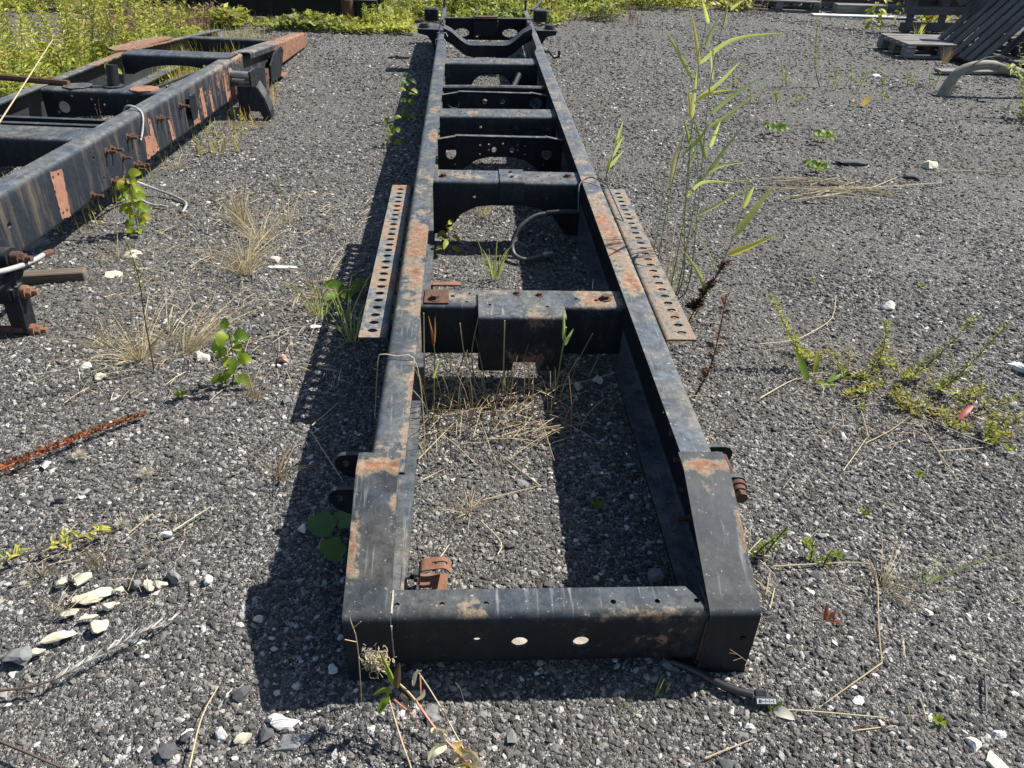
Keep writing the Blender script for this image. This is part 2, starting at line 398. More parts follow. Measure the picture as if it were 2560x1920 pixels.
# ---------------------------------------------------------------- ground
def ground_mat():
    k = NT('gritty_gravel_ground'); co = k.co()
    c1 = k.n("ShaderNodeSeparateColor"); k.put(c1.inputs[0], k.vor(co, 330)); c2 = k.n("ShaderNodeSeparateColor"); k.put(c2.inputs[0], k.vor(co, 120))
    tone = k.ma('ADD', k.ma('MULTIPLY', c1.outputs[0], .55), k.ma('MULTIPLY', c2.outputs[0], .45))
    col = k.ramp(tone, [(.15, (.026, .026, .027)), (.42, (.070, .069, .068)), (.62, (.142, .138, .132)), (.78, (.26, .254, .24)), (.92, (.46, .45, .43))])
    big = k.noise(co, .9, 5, .6); mid = k.noise(co, 3.5, 5, .65)
    dirt = k.ramp(k.ma('ADD', k.ma('MULTIPLY', big, .6), k.ma('MULTIPLY', mid, .4)), [(.46, 0.), (.62, 1.)])
    col = k.mix(k.ma('MULTIPLY', dirt, .6), col, k.mix(k.ramp(k.noise(co, 60, 4, .7), [(.35, 0.), (.7, 1.)]), (.070, .063, .054), (.165, .152, .132)))
    moss = k.ramp(k.noise(co, 2.3, 6, .7), [(.60, 0.), (.72, .7)])
    col = k.mix(k.ma('MULTIPLY', moss, .6), col, (.085, .060, .030))
    h = k.ma('ADD', k.ma('MULTIPLY', k.vor(co, 260, 'Distance'), -.5), k.ma('MULTIPLY', k.vor(co, 95, 'Distance'), -1.))
    nb = k.bump(h, .9, .012); nb = k.bump(k.noise(co, 30, 4, .6), .4, .02, nb)
    return k.done(col, .92, nb, spec=.2)
M['ground'] = ground_mat()
def hgt(x, y):
    return .010 * math.sin(x * 1.7 + .4) * math.sin(y * 1.3) + .005 * math.sin(x * 5.1 + y * 3.3) - .006
def build_ground():
    n = 150; vs = []; fs = []
    for i in range(n + 1):
        for j in range(n + 1):
            a = 2 * i / n - 1; b = 2 * j / n - 1
            x = .5 + a * 8 + (abs(a) ** 7) * math.copysign(300, a); y = 5 + b * 8 + (abs(b) ** 7) * math.copysign(300, b)
            vs.append((x, y, hgt(x, y) * (1 if max(abs(a), abs(b)) < .9 else 0)))
    for i in range(n):
        for j in range(n):
            q = i * (n + 1) + j; fs.append((q, q + n + 1, q + n + 2, q + 1))
    mb = MB(); mb.add(vs, fs); o = part('ground', mb, M['ground'], None, True, 60); o['kind'] = 'structure'; o['label'] = 'dark gritty gravel yard'
    return o
build_ground()

def gravel_mat():
    k = NT('mixed_gravel_stone'); a = k.n("ShaderNodeAttribute", attribute_name='stone', attribute_type='INSTANCER')
    co = k.co(); n1 = k.noise(co, 3.0, 3, .6)
    col = k.ramp(a.outputs['Fac'], [(0, (.020, .021, .022)), (.32, (.040, .041, .043)), (.56, (.080, .079, .079)), (.74, (.155, .151, .146)), (.79, (.175, .14, .12)), (.85, (.25, .245, .235)), (.94, (.35, .342, .325)), (1., (.60, .585, .55))])
    col = k.mix(k.ramp(n1, [(.3, .0), (.75, .30)]), col, (.15, .147, .14))
    pos = k.n('ShaderNodeNewGeometry').outputs['Position']; area = k.ramp(k.ma('ADD', k.ma('MULTIPLY', k.noise(pos, 1.1, 4, .6), .6), k.ma('MULTIPLY', k.noise(pos, 4.5, 4, .6), .4)), [(.44, 0.), (.62, 1.)])
    col = k.mix(k.ma('MULTIPLY', area, .42), col, (.120, .108, .092))
    return k.done(col, .86, k.bump(n1, .35, .2), spec=.25)
M['gravel'] = gravel_mat()

def build_gravel():
    nx, ny = 230, 190; xs = np.linspace(-9.5, 11.5, nx); ys = np.linspace(.35, 13.5, ny); vs = []; fs = []; dn = []; sz = []
    rnd = lambda x, y: .5 + .25 * math.sin(2.1 * x + 1.3 * y) + .25 * math.sin(3.7 * x - 2.9 * y + 1)
    for x in xs:
        for y in ys:
            d = math.hypot(x, y); ang = abs(math.atan2(x - .12, y + .45))
            q = float(np.interp(d, [0, 2.3, 3.2, 4.5, 6.5, 9, 13, 15], [20000, 19000, 12000, 6400, 3200, 1600, 700, 0]))
            if ang > R(43): q *= .04
            if y > 9.6 + .3 * x and x < 3: q *= .4
            q *= min(1.12, max(.28, .86 + .95 * mnoise.fractal(Vector((x * 1.3, y * 1.3, 0)), 1.0, 2.0, 4)))
            for (px_, py_, pr_, pf_) in ((-.55, 1.5, .28, .45), (.1, 1.75, .22, .6), (1.55, 2.25, .4, .55), (-1.0, 3.4, .5, .5), (-.35, .92, .14, .25), (1.3, 1.35, .25, .6), (-1.0, 1.45, .25, .6), (3.2, 7.0, 1.0, .6), (-1.3, 6.0, .6, .5), (.95, 1.9, .25, .6)):
                g_ = math.exp(-((x - px_) ** 2 + (y - py_) ** 2) / pr_ ** 2); q *= 1 - (1 - pf_) * g_
            dn.append(q); sz.append(float(np.interp(d, [0, 2.3, 4.5, 9, 15], [.0037, .0039, .0048, .0066, .0090])))
            vs.append((x, y, hgt(x, y)))
    for i in range(nx - 1):
        for j in range(ny - 1):
            q = i * ny + j; fs.append((q, q + ny, q + ny + 1, q + 1))
    me = bpy.data.meshes.new('gravel'); me.from_pydata(vs, [], fs)
    for nm, arr in (('dens', dn), ('siz', sz)):
        a = me.attributes.new(nm, 'FLOAT', 'POINT'); a.data.foreach_set('value', np.array(arr, dtype=np.float32))
    o = bpy.data.objects.new('gravel', me); sc.collection.objects.link(o); me.materials.append(M['gravel'])
    tag(o, 'loose grey and white gravel stones covering the yard', None, None, 'stuff')
    g = bpy.data.node_groups.new('gravel_scatter', 'GeometryNodeTree')
    g.interface.new_socket('Geometry', in_out='INPUT', socket_type='NodeSocketGeometry'); g.interface.new_socket('Geometry', in_out='OUTPUT', socket_type='NodeSocketGeometry')
    N = g.nodes.new; L = g.links.new
    gi = N('NodeGroupInput'); go = N('NodeGroupOutput'); dp = N('GeometryNodeDistributePointsOnFaces')
    def attr(nm):
        a = N('GeometryNodeInputNamedAttribute'); a.data_type = 'FLOAT'; a.inputs['Name'].default_value = nm; return a.outputs['Attribute']
    def rv(lo, hi, seed):
        r = N('FunctionNodeRandomValue'); r.data_type = 'FLOAT'; r.inputs[2].default_value = lo; r.inputs[3].default_value = hi; r.inputs['Seed'].default_value = seed; return r.outputs[1]
    def mth(op, a, b):
        m = N('ShaderNodeMath'); m.operation = op
        for s_, v in ((m.inputs[0], a), (m.inputs[1], b)):
            if hasattr(v, 'node'): L(v, s_)
            else: s_.default_value = v
        return m.outputs[0]
    L(gi.outputs[0], dp.inputs['Mesh']); L(attr('dens'), dp.inputs['Density']); dp.inputs['Seed'].default_value = 3
    jn = N('GeometryNodeJoinGeometry')
    for kk in range(7):
        ic = N('GeometryNodeMeshIcoSphere'); ic.inputs['Radius'].default_value = 1.0; ic.inputs['Subdivisions'].default_value = 2 if kk < 3 else 1
        spn = N('GeometryNodeSetPosition'); no = N('ShaderNodeTexNoise'); no.noise_dimensions = '4D'; no.inputs['W'].default_value = 3.7 * kk; no.inputs['Scale'].default_value = .9; no.inputs['Detail'].default_value = 2
        ps = N('GeometryNodeInputPosition'); L(ps.outputs[0], no.inputs['Vector'])
        sb = N('ShaderNodeVectorMath'); sb.operation = 'SUBTRACT'; L(no.outputs['Color'], sb.inputs[0]); sb.inputs[1].default_value = (.5, .5, .5)
        scn = N('ShaderNodeVectorMath'); scn.operation = 'MULTIPLY'; L(sb.outputs[0], scn.inputs[0]); scn.inputs[1].default_value = (2.6, 2.2, 1.9)
        L(ic.outputs[0], spn.inputs[0]); L(scn.outputs[0], spn.inputs['Offset'])
        tr = N('GeometryNodeTransform'); L(spn.outputs[0], tr.inputs[0]); tr.inputs['Scale'].default_value = (1.0 + .12 * kk % .4, .85, .62 + .05 * (kk % 3))
        sm = N('GeometryNodeSetMaterial'); sm.inputs['Material'].default_value = M['gravel']; L(tr.outputs[0], sm.inputs[0])
        ti = N('GeometryNodeGeometryToInstance'); L(sm.outputs[0], ti.inputs[0]); L(ti.outputs[0], jn.inputs[0])
    ip = N('GeometryNodeInstanceOnPoints'); L(dp.outputs['Points'], ip.inputs['Points']); L(jn.outputs[0], ip.inputs['Instance'])
    ip.inputs['Pick Instance'].default_value = True
    ri = N('FunctionNodeRandomValue'); ri.data_type = 'INT'; ri.inputs[4].default_value = 0; ri.inputs[5].default_value = 6; ri.inputs['Seed'].default_value = 9; L(ri.outputs[2], ip.inputs['Instance Index'])
    rr = N('FunctionNodeRandomValue'); rr.data_type = 'FLOAT_VECTOR'; rr.inputs[0].default_value = (-.5, -.5, 0); rr.inputs[1].default_value = (.5, .5, 6.283); rr.inputs['Seed'].default_value = 4; L(rr.outputs[0], ip.inputs['Rotation'])
    u = rv(0, 1, 21); big = mth('POWER', u, 4.0); s1 = mth('ADD', .50, mth('MULTIPLY', big, 2.1)); L(mth('MULTIPLY', s1, attr('siz')), ip.inputs['Scale'])
    st = N('GeometryNodeStoreNamedAttribute'); st.data_type = 'FLOAT'; st.domain = 'INSTANCE'; st.inputs['Name'].default_value = 'stone'
    L(ip.outputs[0], st.inputs['Geometry']); L(rv(0, 1, 33), st.inputs['Value']); L(st.outputs[0], go.inputs[0])
    md = o.modifiers.new('scatter', 'NODES'); md.node_group = g
build_gravel()

# ---------------------------------------------------------------- chassis beside the camera
CH = thing('truck_chassis', 'long black rust-worn ladder frame with slotted side angles and open holes in its end beam', 'chassis', O1)
P = lambda nm, mb, mt, sm=35, par=None, **k: part(nm, mb, M[mt], par or CH, smooth=sm, **k)

def bolt_mesh(mb, c, ax, r=.011, h=.009, washer=True, stud=0.):
    ax = Vector(ax).normalized(); c = Vector(c)
    if washer: mb.cyl(c - ax * .001, c + ax * .003, r * 1.55, 12); c = c + ax * .003
    mb.cyl(c, c + ax * h, r, 6)
    if stud: mb.cyl(c + ax * h, c + ax * (h + stud), r * .55, 8)

def rail(side):
    xo = -.23 if side < 0 else .648; xi = xo - side * .085
    pr = fil([(xi, .33), (xo, .33), (xo, .03), (xi, .03)], .016, 4)
    fn, vl, L = profile_fn(pr, lambda u, a, b: (a, u, b))
    poly = [(1.44, 0), (6.58, 0), (6.74, .03), (8.72, .042), (8.72, L - .042), (6.74, L - .03), (6.58, L), (1.105, L), (1.105, .235), (1.44, .10)]
    hs = []
    for y in np.arange(1.9, 8.4, .37): hs += [circ(y, .14 + .05 * ((y * 7) % 1), .009, n=8), circ(y + .06, .27, .007, n=8)]
    for y in (6.9, 7.25, 7.7, 8.1): hs.append(circ(y, .058, .006, n=8))
    mb = MB(); sheet(mb, poly, hs, fn, vl, .008); r = P('side_rail', mb, 'rail_l' if side < 0 else 'rail_r')
    return r
RL, RR = rail(-1), rail(1)

def sleeve(side):
    x0, x1 = (-.262, -.158) if side < 0 else (.553, .670)
    pr = fil([(1.505, .339), (1.445, .339), (1.098, .207), (1.092, .008)], .018, 4)
    fn, vl, L = profile_fn(pr, lambda u, a, b: (u, a, b)); mb = MB()
    hs = [circ(x0 + .090, L - .122, .008), circ(x0 + .094, L - .057, .008)] if side > 0 else []
    sheet(mb, [(x0, 0), (x1, 0), (x1, L), (x0, L)], hs, fn, vl, .007)
    xo = x0 + .0035 if side < 0 else x1 - .0035
    sheet(mb, [(1.505, .333), (1.447, .333), (1.103, .202), (1.097, .008), (1.505, .008)], [], lambda u, v: ((xo, u, v), (1, 0, 0)), (), .007)
    return P('end_sleeve', mb, 'sleeve')
SL, SR = sleeve(-1), sleeve(1)

pr = fil([(1.178, .206), (1.106, .206), (1.102, .043), (1.172, .040)], .022, 5); fn, vl, L = profile_fn(pr, lambda u, a, b: (u, a, b))
z2v = lambda z: L - .060 - (z - .043)
hs = [circ(x, .042, .0065, n=12) for x in (-.146, -.046, .052, .34, .441, .532)]
hs += [circ(.129, z2v(.120), .0190, .0175, 16), circ(.270, z2v(.118), .0190, .0175, 16), circ(.032, z2v(.131), .009, .008), circ(.006, z2v(.122), .0035), circ(-.052, z2v(.117), .0035), circ(-.083, z2v(.116), .003), circ(.30, z2v(.145), .003)]
mb = MB(); sheet(mb, [(-.1575, 0), (.515, 0), (.5525, .06), (.5525, L), (-.1575, L)], hs, fn, vl, .007); P('end_crossmember', mb, 'beam')
mb = MB(); mb.box((.197, 1.143, .0462), (.70, .050, .004)); P('silt_layer', mb, 'silt', None)
for x in (-.1575, .5525):
    for seg in ([(x, 1.176, .2105), (x, 1.110, .2105)], [(x, 1.0985, .185), (x, 1.0975, .045)]):
        mb = MB(); mb.tube([Vector(seg[0]).lerp(Vector(seg[1]), i / 14) + Vector((random.uniform(-.0008, .0008),) * 3) for i in range(15)], .0030, 6); P('weld_bead', mb, 'silt' if x < 0 else 'rustdark')
for x0, x1 in ((-.255, -.165), (.56, .662)):
    mb = MB(); mb.tube([(x0 + (x1 - x0) * i / 16, 1.505 + random.uniform(-.001, .001), .338 + random.uniform(-.001, .001)) for i in range(17)], .0042, 6); P('weld_bead', mb, 'sleeve')
mb = MB(); mb.add([(-.160, 1.42, .036), (-.148, 1.30, .036), (-.085, 1.215, .036), (-.160, 1.12, .036), (-.160, 1.42, .030), (-.148, 1.30, .030), (-.085, 1.215, .030), (-.160, 1.12, .030)],
                  [(0, 3, 2, 1), (4, 5, 6, 7), (0, 1, 5, 4), (1, 2, 6, 5), (2, 3, 7, 6), (3, 0, 4, 7)]); P('gusset_plate', mb, 'angle', None)
mb = MB(); mb.add([(.553, 1.42, .036), (.545, 1.30, .036), (.47, 1.20, .036), (.553, 1.12, .036), (.553, 1.42, .030), (.545, 1.30, .030), (.47, 1.2, .030), (.553, 1.12, .030)],
                  [(0, 1, 2, 3), (7, 6, 5, 4), (4, 5, 1, 0), (5, 6, 2, 1), (6, 7, 3, 2), (7, 4, 0, 3)]); P('gusset_plate', mb, 'black', None)

# crossmembers, from the near one to the far one; skew: the far ones sit slightly out of square
def channel(name, yb, yf, zt, zb, x0=-.150, x1=.568, arch=None, holes=(), face_holes=(), mat='cross', skew=0., th=.007, foot=.05):
    pr = fil([(yb, zt), (yf, zt), (yf - .004, zb)], .014, 3); fn, vl, L = profile_fn(pr, lambda u, a, b: (u, a + skew * (u - .2), b))
    top = yb - yf
    if arch:
        za, w = arch; va = L - (za - zb); n = 8; pts = []
        for i in range(n + 1):
            t = i / n; xx = x1 - w - (x1 - x0 - 2 * w) * t; pts.append((xx, va + (L - va) * (abs(2 * t - 1) ** 4)))
        poly = [(x0, 0), (x1, 0), (x1, L)] + pts + [(x0, L)]
    else: poly = [(x0, 0), (x1, 0), (x1, L), (x0, L)]
    hs = [circ(x, v, r, n=9) for (x, v, r) in holes] + [circ(x, L - (z - zb), r, n=10) for (x, z, r) in face_holes]
    mb = MB(); sheet(mb, poly, hs, fn, vl, th); return P(name, mb, mat)
channel('crossmember', 2.470, 2.352, .302, .115, holes=((-.04, .05, .008), (.01, .09, .005), (.02, .03, .005), (.40, .06, .006), (.47, .07, .008), (.14, .04, .005)))
pr = fil([(2.455, .3095), (2.262, .3095), (2.256, .10)], .012, 4); fn, vl, L = profile_fn(pr, lambda u, a, b: (u, a, b)); mb = MB()
sheet(mb, [(.050, .02), (.10, 0), (.30, 0), (.350, .03), (.350, L), (.272, L), (.265, L - .035), (.175, L - .035), (.168, L), (.050, L)], [circ(.12, L - .14, .005), circ(.28, L - .13, .005), circ(.09, .11, .006), (circ(.29, .12, .006)), circ(.19, .03, .006)], fn, vl, .007)
P('support_plate', mb, 'cross')
mb = MB(); mb.box((-.095, 2.41, .3085), (.085, .10, .005)); P('washer_plate', mb, 'rustdark', None)
b0 = MB(); bolt_mesh(b0, (0, 0, 0), (0, 0, 1), .015, .013); B0 = part('bolt', b0, M['rustdark'], CH, local=True, smooth=30); B0.location = Vector((-.10, 2.39, .311)) - O1
b1 = MB(); bolt_mesh(b1, (0, 0, 0), (1, 0, 0), .012, .012, True, .030); B1 = part('bolt', b1, M['rustdark'], CH, local=True, smooth=30); B1.location = Vector((.652, 4.20, .22)) - O1
for p in ((.505, 2.41, .306), (-.10, 3.64, .314), (.51, 3.67, .314), (.232, 3.63, .320), (.229, 3.70, .320), (.19, 2.43, .313), (.27, 2.42, .313)):
    again(B0, Vector(p) - O1, (0, 0, random.random()), scale=1 if p[0] < .19 or p[0] > .5 else .62)
for y, z in ((4.62, .20), (4.62, .12), (5.05, .22), (5.32, .24), (5.9, .2), (6.32, .25), (6.34, .17), (3.72, .26), (6.45, .22)):
    again(B1, Vector((.652, y, z)) - O1, (random.random(), 0, 0))
for y, z in ((3.62, .25), (4.55, .2), (5.1, .2), (5.5, .22), (6.2, .24), (1.92, .12), (1.78, .14)):
    again(B1, Vector((-.234, y, z)) - O1, (random.random(), 0, math.pi))
for y, z in ((1.62, .22), (1.56, .16), (1.50, .11), (1.70, .25)):
    again(B1, Vector((.640, y, z)) - O1, (random.random(), 0, math.pi), scale=1.15)
channel('crossmember', 3.735, 3.575, .312, .05, arch=(.20, .06), holes=((0, .06, .006), (.05, .1, .005), (.12, .05, .005), (.36, .07, .006), (.42, .05, .005), (.47, .1, .006)), face_holes=((.05, .24, .007), (.40, .24, .006)))
pr = fil([(3.742, .319), (3.568, .319), (3.562, .22)], .012, 3); fn, vl, L = profile_fn(pr, lambda u, a, b: (u, a, b)); mb = MB(); sheet(mb, [(.172, 0), (.292, 0), (.292, L), (.172, L)], [], fn, vl, .006); P('strap_plate', mb, 'cross')

def web(name, y, zt, outline, holes, skew=.05, lip=.03, mat='cross'):
    mb = MB(); pl = lambda u, v: ((u, y + skew * (u - .2), v), (0, 1, 0)); sheet(mb, outline, holes, pl, (), .007)
    if lip:
        tops = [p for p in outline if p[1] >= zt - .03]; tops.sort()
        for (a, b) in zip(tops[:-1], tops[1:]):
            c = Vector(((a[0] + b[0]) / 2, y + skew * ((a[0] + b[0]) / 2 - .2) - lip / 2, (a[1] + b[1]) / 2 + .001)); d = Vector((b[0] - a[0], 0, b[1] - a[1]))
            mb.box(c, (d.length + .002, lip, .006), Matrix.Rotation(-math.atan2(d.z, d.x), 3, 'Y'))
    return P(name, mb, mat)
arc = [(.48, .03), (.455, .075), (.41, .125), (.35, .165), (.28, .182), (.14, .182), (.07, .165), (.01, .125), (-.035, .075), (-.06, .03)]
web('crossmember', 4.37, .302, [(-.15, .283), (-.05, .302), (.46, .302), (.565, .283), (.565, .03)] + arc + [(-.15, .03)],
    [circ(-.075, .205, .030, .036, 14), circ(.475, .205, .030, .036, 14), circ(.17, .225, .015), circ(.275, .225, .015)] + [circ(x, z, .006, n=7) for x, z in ((.09, .25), (.09, .20), (.14, .255), (.14, .225), (.305, .255), (.305, .225), (.35, .25), (.35, .20), (.22, .26), (-.05, .14), (.46, .14))])
channel('crossmember', 4.93, 4.765, .302, .10, arch=(.17, .16), holes=((-.08, .08, .007), (-.02, .06, .006), (.06, .04, .008), (.06, .12, .008), (.34, .04, .008), (.34, .12, .008), (.42, .06, .007)), face_holes=((.10, .24, .008), (.32, .24, .008)), skew=.06)
web('crossmember', 5.40, .295, [(-.15, .275), (-.04, .295), (.45, .295), (.565, .275), (.565, .17), (-.15, .17)], [circ(-.07, .225, .042, .036, 16), circ(.49, .225, .042, .036, 16), circ(.14, .235, .016), circ(.26, .235, .016)], .07)
mb = MB(); sk = lambda x: .07 * (x - .2); mb.tube([(-.15, 5.53 + sk(-.15), .285), (.2, 5.53, .29), (.565, 5.53 + sk(.565), .285)], .022, 10); P('cross_tube', mb, 'cross')
mb = MB(); sheet(mb, [(-.15, .03), (.085, .03), (.085, .165), (.035, .215), (-.10, .215), (-.15, .245)], [circ(0, .12, .045, n=16), circ(-.08, .18, .006), circ(.05, .17, .006), circ(-.09, .08, .006)], lambda u, v: ((u, 5.74, v), (0, 1, 0)), (), .007); P('bracket_plate', mb, 'black')
channel('crossmember', 6.43, 6.25, .302, .06, arch=(.225, .17), holes=((-.05, .1, .007), (.03, .07, .008), (.14, .1, .014), (.23, .1, .014), (.36, .07, .008), (.45, .1, .007)), skew=.09)
mb = MB(); mb.tube([(.42, 6.2, .24), (.30, 5.95, .05), (.26, 5.86, .02)], .022, 8); P('torque_arm', mb, 'black')
# front end: U shaped crossmember, front crossmember, cab mounts
path = fil([(-.185, .375), (-.12, .345), (.02, .235), (.40, .235), (.53, .345), (.60, .375)], .16, 7)
fn, vl, L = profile_fn(path, lambda u, a, b: (a, u + .12 * (a - .2), b)); mb = MB()
sheet(mb, [(7.30, 0), (7.48, 0), (7.48, L), (7.30, L)], [circ(7.40, L / 2 + d, .008, n=8) for d in (-.09, -.03, .03, .09)], lambda u, v: fn(u, v), vl, .008)
n = len(path)
for k in range(n - 1):
    a, b = path[k], path[k + 1]; sky_ = lambda x: .12 * (x - .2)
    mb.add([(a.x, 7.302 + sky_(a.x), a.y), (b.x, 7.302 + sky_(b.x), b.y), (b.x, 7.302 + sky_(b.x), b.y - .095), (a.x, 7.302 + sky_(a.x), a.y - .095)], [(0, 3, 2, 1)])
    mb.add([(a.x, 7.310 + sky_(a.x), a.y), (b.x, 7.310 + sky_(b.x), b.y), (b.x, 7.310 + sky_(b.x), b.y - .095), (a.x, 7.310 + sky_(a.x), a.y - .095)], [(0, 1, 2, 3)])
P('curved_crossmember', mb, 'black')
mb = MB(); y = 8.05; ov = lambda cx: [(cx + .075 * math.cos(a) * (1 if abs(math.cos(a)) < .9 else 1), .215 + .038 * math.sin(a)) for a in np.linspace(0, 2 * math.pi, 14, endpoint=False)]
sheet(mb, [(-.19, .345), (.60, .345), (.60, .15), (-.19, .15)], [ov(-.03), ov(.44), circ(.12, .19, .016)], lambda u, v: ((u, y + .12 * (u - .2), v), (0, 1, 0)), (), .008)
mb.box((.2, y - .03, .348), (.78, .06, .007), Matrix.Rotation(math.atan(.12), 3, 'Z')); P('front_crossmember', mb, 'black')
mb = MB(); mb.bbox((.2, y - .045, .27), (.24, .07, .14), .008, Matrix.Rotation(math.atan(.12), 3, 'Z')); mb.box((.2, y - .06, .355), (.25, .10, .008), Matrix.Rotation(math.atan(.12), 3, 'Z')); P('towing_box', mb, 'black', None)
mb = MB(); mb.box((.2, y - .06, .366), (.22, .07, .010), Matrix.Rotation(math.atan(.12), 3, 'Z')); P('cover_plate', mb, 'rustdark', None)
def cab_mount(s):
    x0 = -.23 if s < 0 else .648; yy = 7.40 if s < 0 else 7.52; mb = MB(); s_ = s
    X = lambda d: x0 + s_ * d
    prof = [(X(.0), .332), (X(.185), .332), (X(.185), .305), (X(.10), .285), (X(.055), .22), (X(.04), .12), (X(.035), .0), (X(.0), .0)]
    if s > 0: prof = prof
    sheet(mb, prof, [], lambda u, v: ((u, yy, v), (0, 1, 0)), (), .010)
    mb.box((X(.095), yy + .07, .336), (.19, .17, .010)); mb.box((X(.012), yy + .07, .2), (.012, .16, .27)); o = P('cab_mount', mb, 'black', None)
    mb = MB(); mb.cyl((X(.13), yy + .08, .341), (X(.13), yy + .08, .362), .048, 16); mb.cyl((X(.13), yy + .08, .362), (X(.13), yy + .08, .376), .036, 16); part('rubber_pad', mb, M['rubber'], o, smooth=30)
    mb = MB(); mb.bbox((X(.085), yy + .62, .37), (.13, .10, .11), .01); bolt_mesh(mb, (X(.11), yy + .57, .38), (0, -1, 0), .02, .012); P('stop_block', mb, 'black', None)
    mb = MB(); mb.tube([(X(-.02), yy + .45, .34), (X(-.03), yy + .35, .36), (X(-.045), yy + .20, .34), (X(-.045), yy + .05, .26)], .008, 6); P('pipe', mb, 'rubber')
    mb = MB(); mb.tube([(X(-.02), 8.70, .30), (X(-.02), 8.75, .40), (X(-.01), 8.78, .46)], .012, 6); mb.box((X(-.02), 8.70, .37), (.012, .07, .12)); P('hook_plate', mb, 'black', None)
cab_mount(-1); cab_mount(1)
mb = MB(); mb.tube([(.67, 8.5, .36), (.73, 8.6, .38), (.80, 8.75, .44), (.82, 8.8, .53)], .014, 8); P('tie_bar', mb, 'black')
mb = MB(); mb.tube([(.65, 6.95, .27), (.72, 6.95, .27), (.76, 6.9, .23), (.80, 6.9, .24), (.80, 6.9, .29)], .011, 8); P('pipe_stub', mb, 'black')
for y, x0 in ((6.95, -.23), (7.25, -.225)):
    mb = MB(); mb.tube([(x0 - .012, y, .30), (x0 - .010, y, .337), (x0 + .06, y, .339), (x0 + .075, y, .31)], .006, 6); P('band_clamp', mb, 'steel')

# slotted angles bolted along both rails
def slotted(side):
    xo, xi = (-.347, -.252) if side < 0 else (.790, .684)
    z = .268; pr = fil([(xo, z), (xi, z), (xi, .16)], .016, 4); fn, vl, L = profile_fn(pr, lambda u, a, b: (a, u, b)); mb = MB()
    hs = [circ(2.235 + .0535 * i, .042, .0115, .0170, 12) for i in range(26)]
    sheet(mb, [(2.19, 0), (3.63, 0), (3.63, L), (2.19, L)], hs, fn, vl, .006)
    for y in (2.4, 2.9, 3.4): mb.box(((xi + (-.23 if side < 0 else .648)) / 2, y, .20), (.032, .05, .05))
    return P('slotted_angle', mb, 'angle')
slotted(-1); slotted(1)
def mossy(x, y0, y1):
    mb = MB(); y = y0
    while y < y1:
        r = random.uniform(.006, .012); c = Vector((x + random.uniform(-.003, .003), y, random.uniform(.255, .272)))
        bm = bmesh.new(); bmesh.ops.create_icosphere(bm, subdivisions=1, radius=r)
        mb.add([c + v.co * random.uniform(.8, 1.2) for v in bm.verts], [tuple(v.index for v in f.verts) for f in bm.faces]); bm.free(); y += r * .9
    o = P('moss', mb, 'moss', None, kind='stuff'); return o
mossy(-.241, 2.3, 3.5); mossy(.666, 2.3, 3.55)

# spring lugs near the end
def lug(y, side, z=.17):
    x0 = -.225 if side < 0 else .643; X = lambda d: x0 + side * d; mb = MB()
    a = [(X(0), z - .06), (X(.05), z - .06), (X(.105), z - .03)] + [(X(.105 + .026 * math.sin(t)), z + .012 - .030 * math.cos(t)) for t in np.linspace(.6, math.pi, 6)] + [(X(0), z + .042)]
    sheet(mb, a, [circ(X(.103), z + .012, .012)], lambda u, v: ((u, y, v), (0, 1, 0)), (), .015); return P('spring_lug', mb, 'black')
lug(1.655, -1, .175); lug(1.525, -1, .165); lug(1.675, 1, .185); lug(1.545, 1, .185)
mb = MB(); mb.cyl((.746, 1.70, .197), (.746, 1.49, .197), .0095, 10); mb.cyl((.746, 1.537, .197), (.746, 1.522, .197), .026, 16); mb.cyl((.746, 1.522, .197), (.746, 1.505, .197), .021, 14); mb.cyl((.746, 1.505, .197), (.746, 1.485, .197), .018, 6); P('shackle_bolt', mb, 'rustdark')
# bent tab, brake hose and loose wire
mb = MB(); mb.box((-.065, 2.60, .262), (.105, .028, .006)); mb.box((-.120, 2.60, .20), (.006, .028, .13)); P('bent_tab', mb, 'rust', None)
mb = MB(); mb.tube([(.56, 3.50, .20), (.48, 3.50, .20), (.40, 3.505, .19)], .014, 8); P('hose_ferrule', mb, 'rubber')
hp = [(.41, 3.505, .19), (.34, 3.50, .175), (.27, 3.47, .13), (.235, 3.44, .07), (.24, 3.40, .025), (.28, 3.36, .014), (.335, 3.37, .014), (.39, 3.40, .016)]

mb = MB(); mb.tube(curve(hp), .011, 8); P('brake_hose', mb, 'hose', 60)
mb = MB(); mb.tube([(.38, 3.395, .016), (.43, 3.415, .018)], .016, 8); P('hose_end', mb, 'steel')
w = [tuple(v) for v in fil([Vector(p) for p in [(.535, 3.40, .24), (.545, 3.52, .335), (.60, 3.56, .360), (.672, 3.47, .35), (.70, 3.30, .30), (.715, 3.22, .275)]], .06, 4)]
mb = MB(); mb.tube(w, .0032, 6); P('loose_wire', mb, 'hose', 60)

# ---------------------------------------------------------------- second chassis on the left, near end propped up
O2 = (-1.853, 1.8, .235)
C2 = thing('truck_chassis', 'bluish black ladder frame with orange rust patches, propped beside the weeds', 'chassis', O2, (-.03399, 0, -.04697))
M['rail2'] = worn_paint('worn_black_paint_old_rail', paint=(.010, .0135, .020), thr=.685, dust=.75, stain=.75, seed=12.4, spots=(
    ((0, 5.9, .1), (.5, 1.3, .5), .5), ((0, 3.9, .15), (.15, .55, .25), .20), ((0, 4.4, .25), (.2, .5, .06), .18), ((0, 3.3, .12), (.1, .35, .2), .13), ((0, 1.9, .1), (.05, .3, .2), .07)))
M['rail3'] = worn_paint('worn_black_paint_far_rail', paint=(.014, .016, .019), thr=.68, dust=.8, seed=15.0, spots=(
    ((-.82, 5.0, .25), (.3, 2.2, .06), .4), ((-.84, 4.6, .12), (.1, 1.0, .2), .12), ((-.84, 5.3, .1), (.1, .5, .2), .16)))
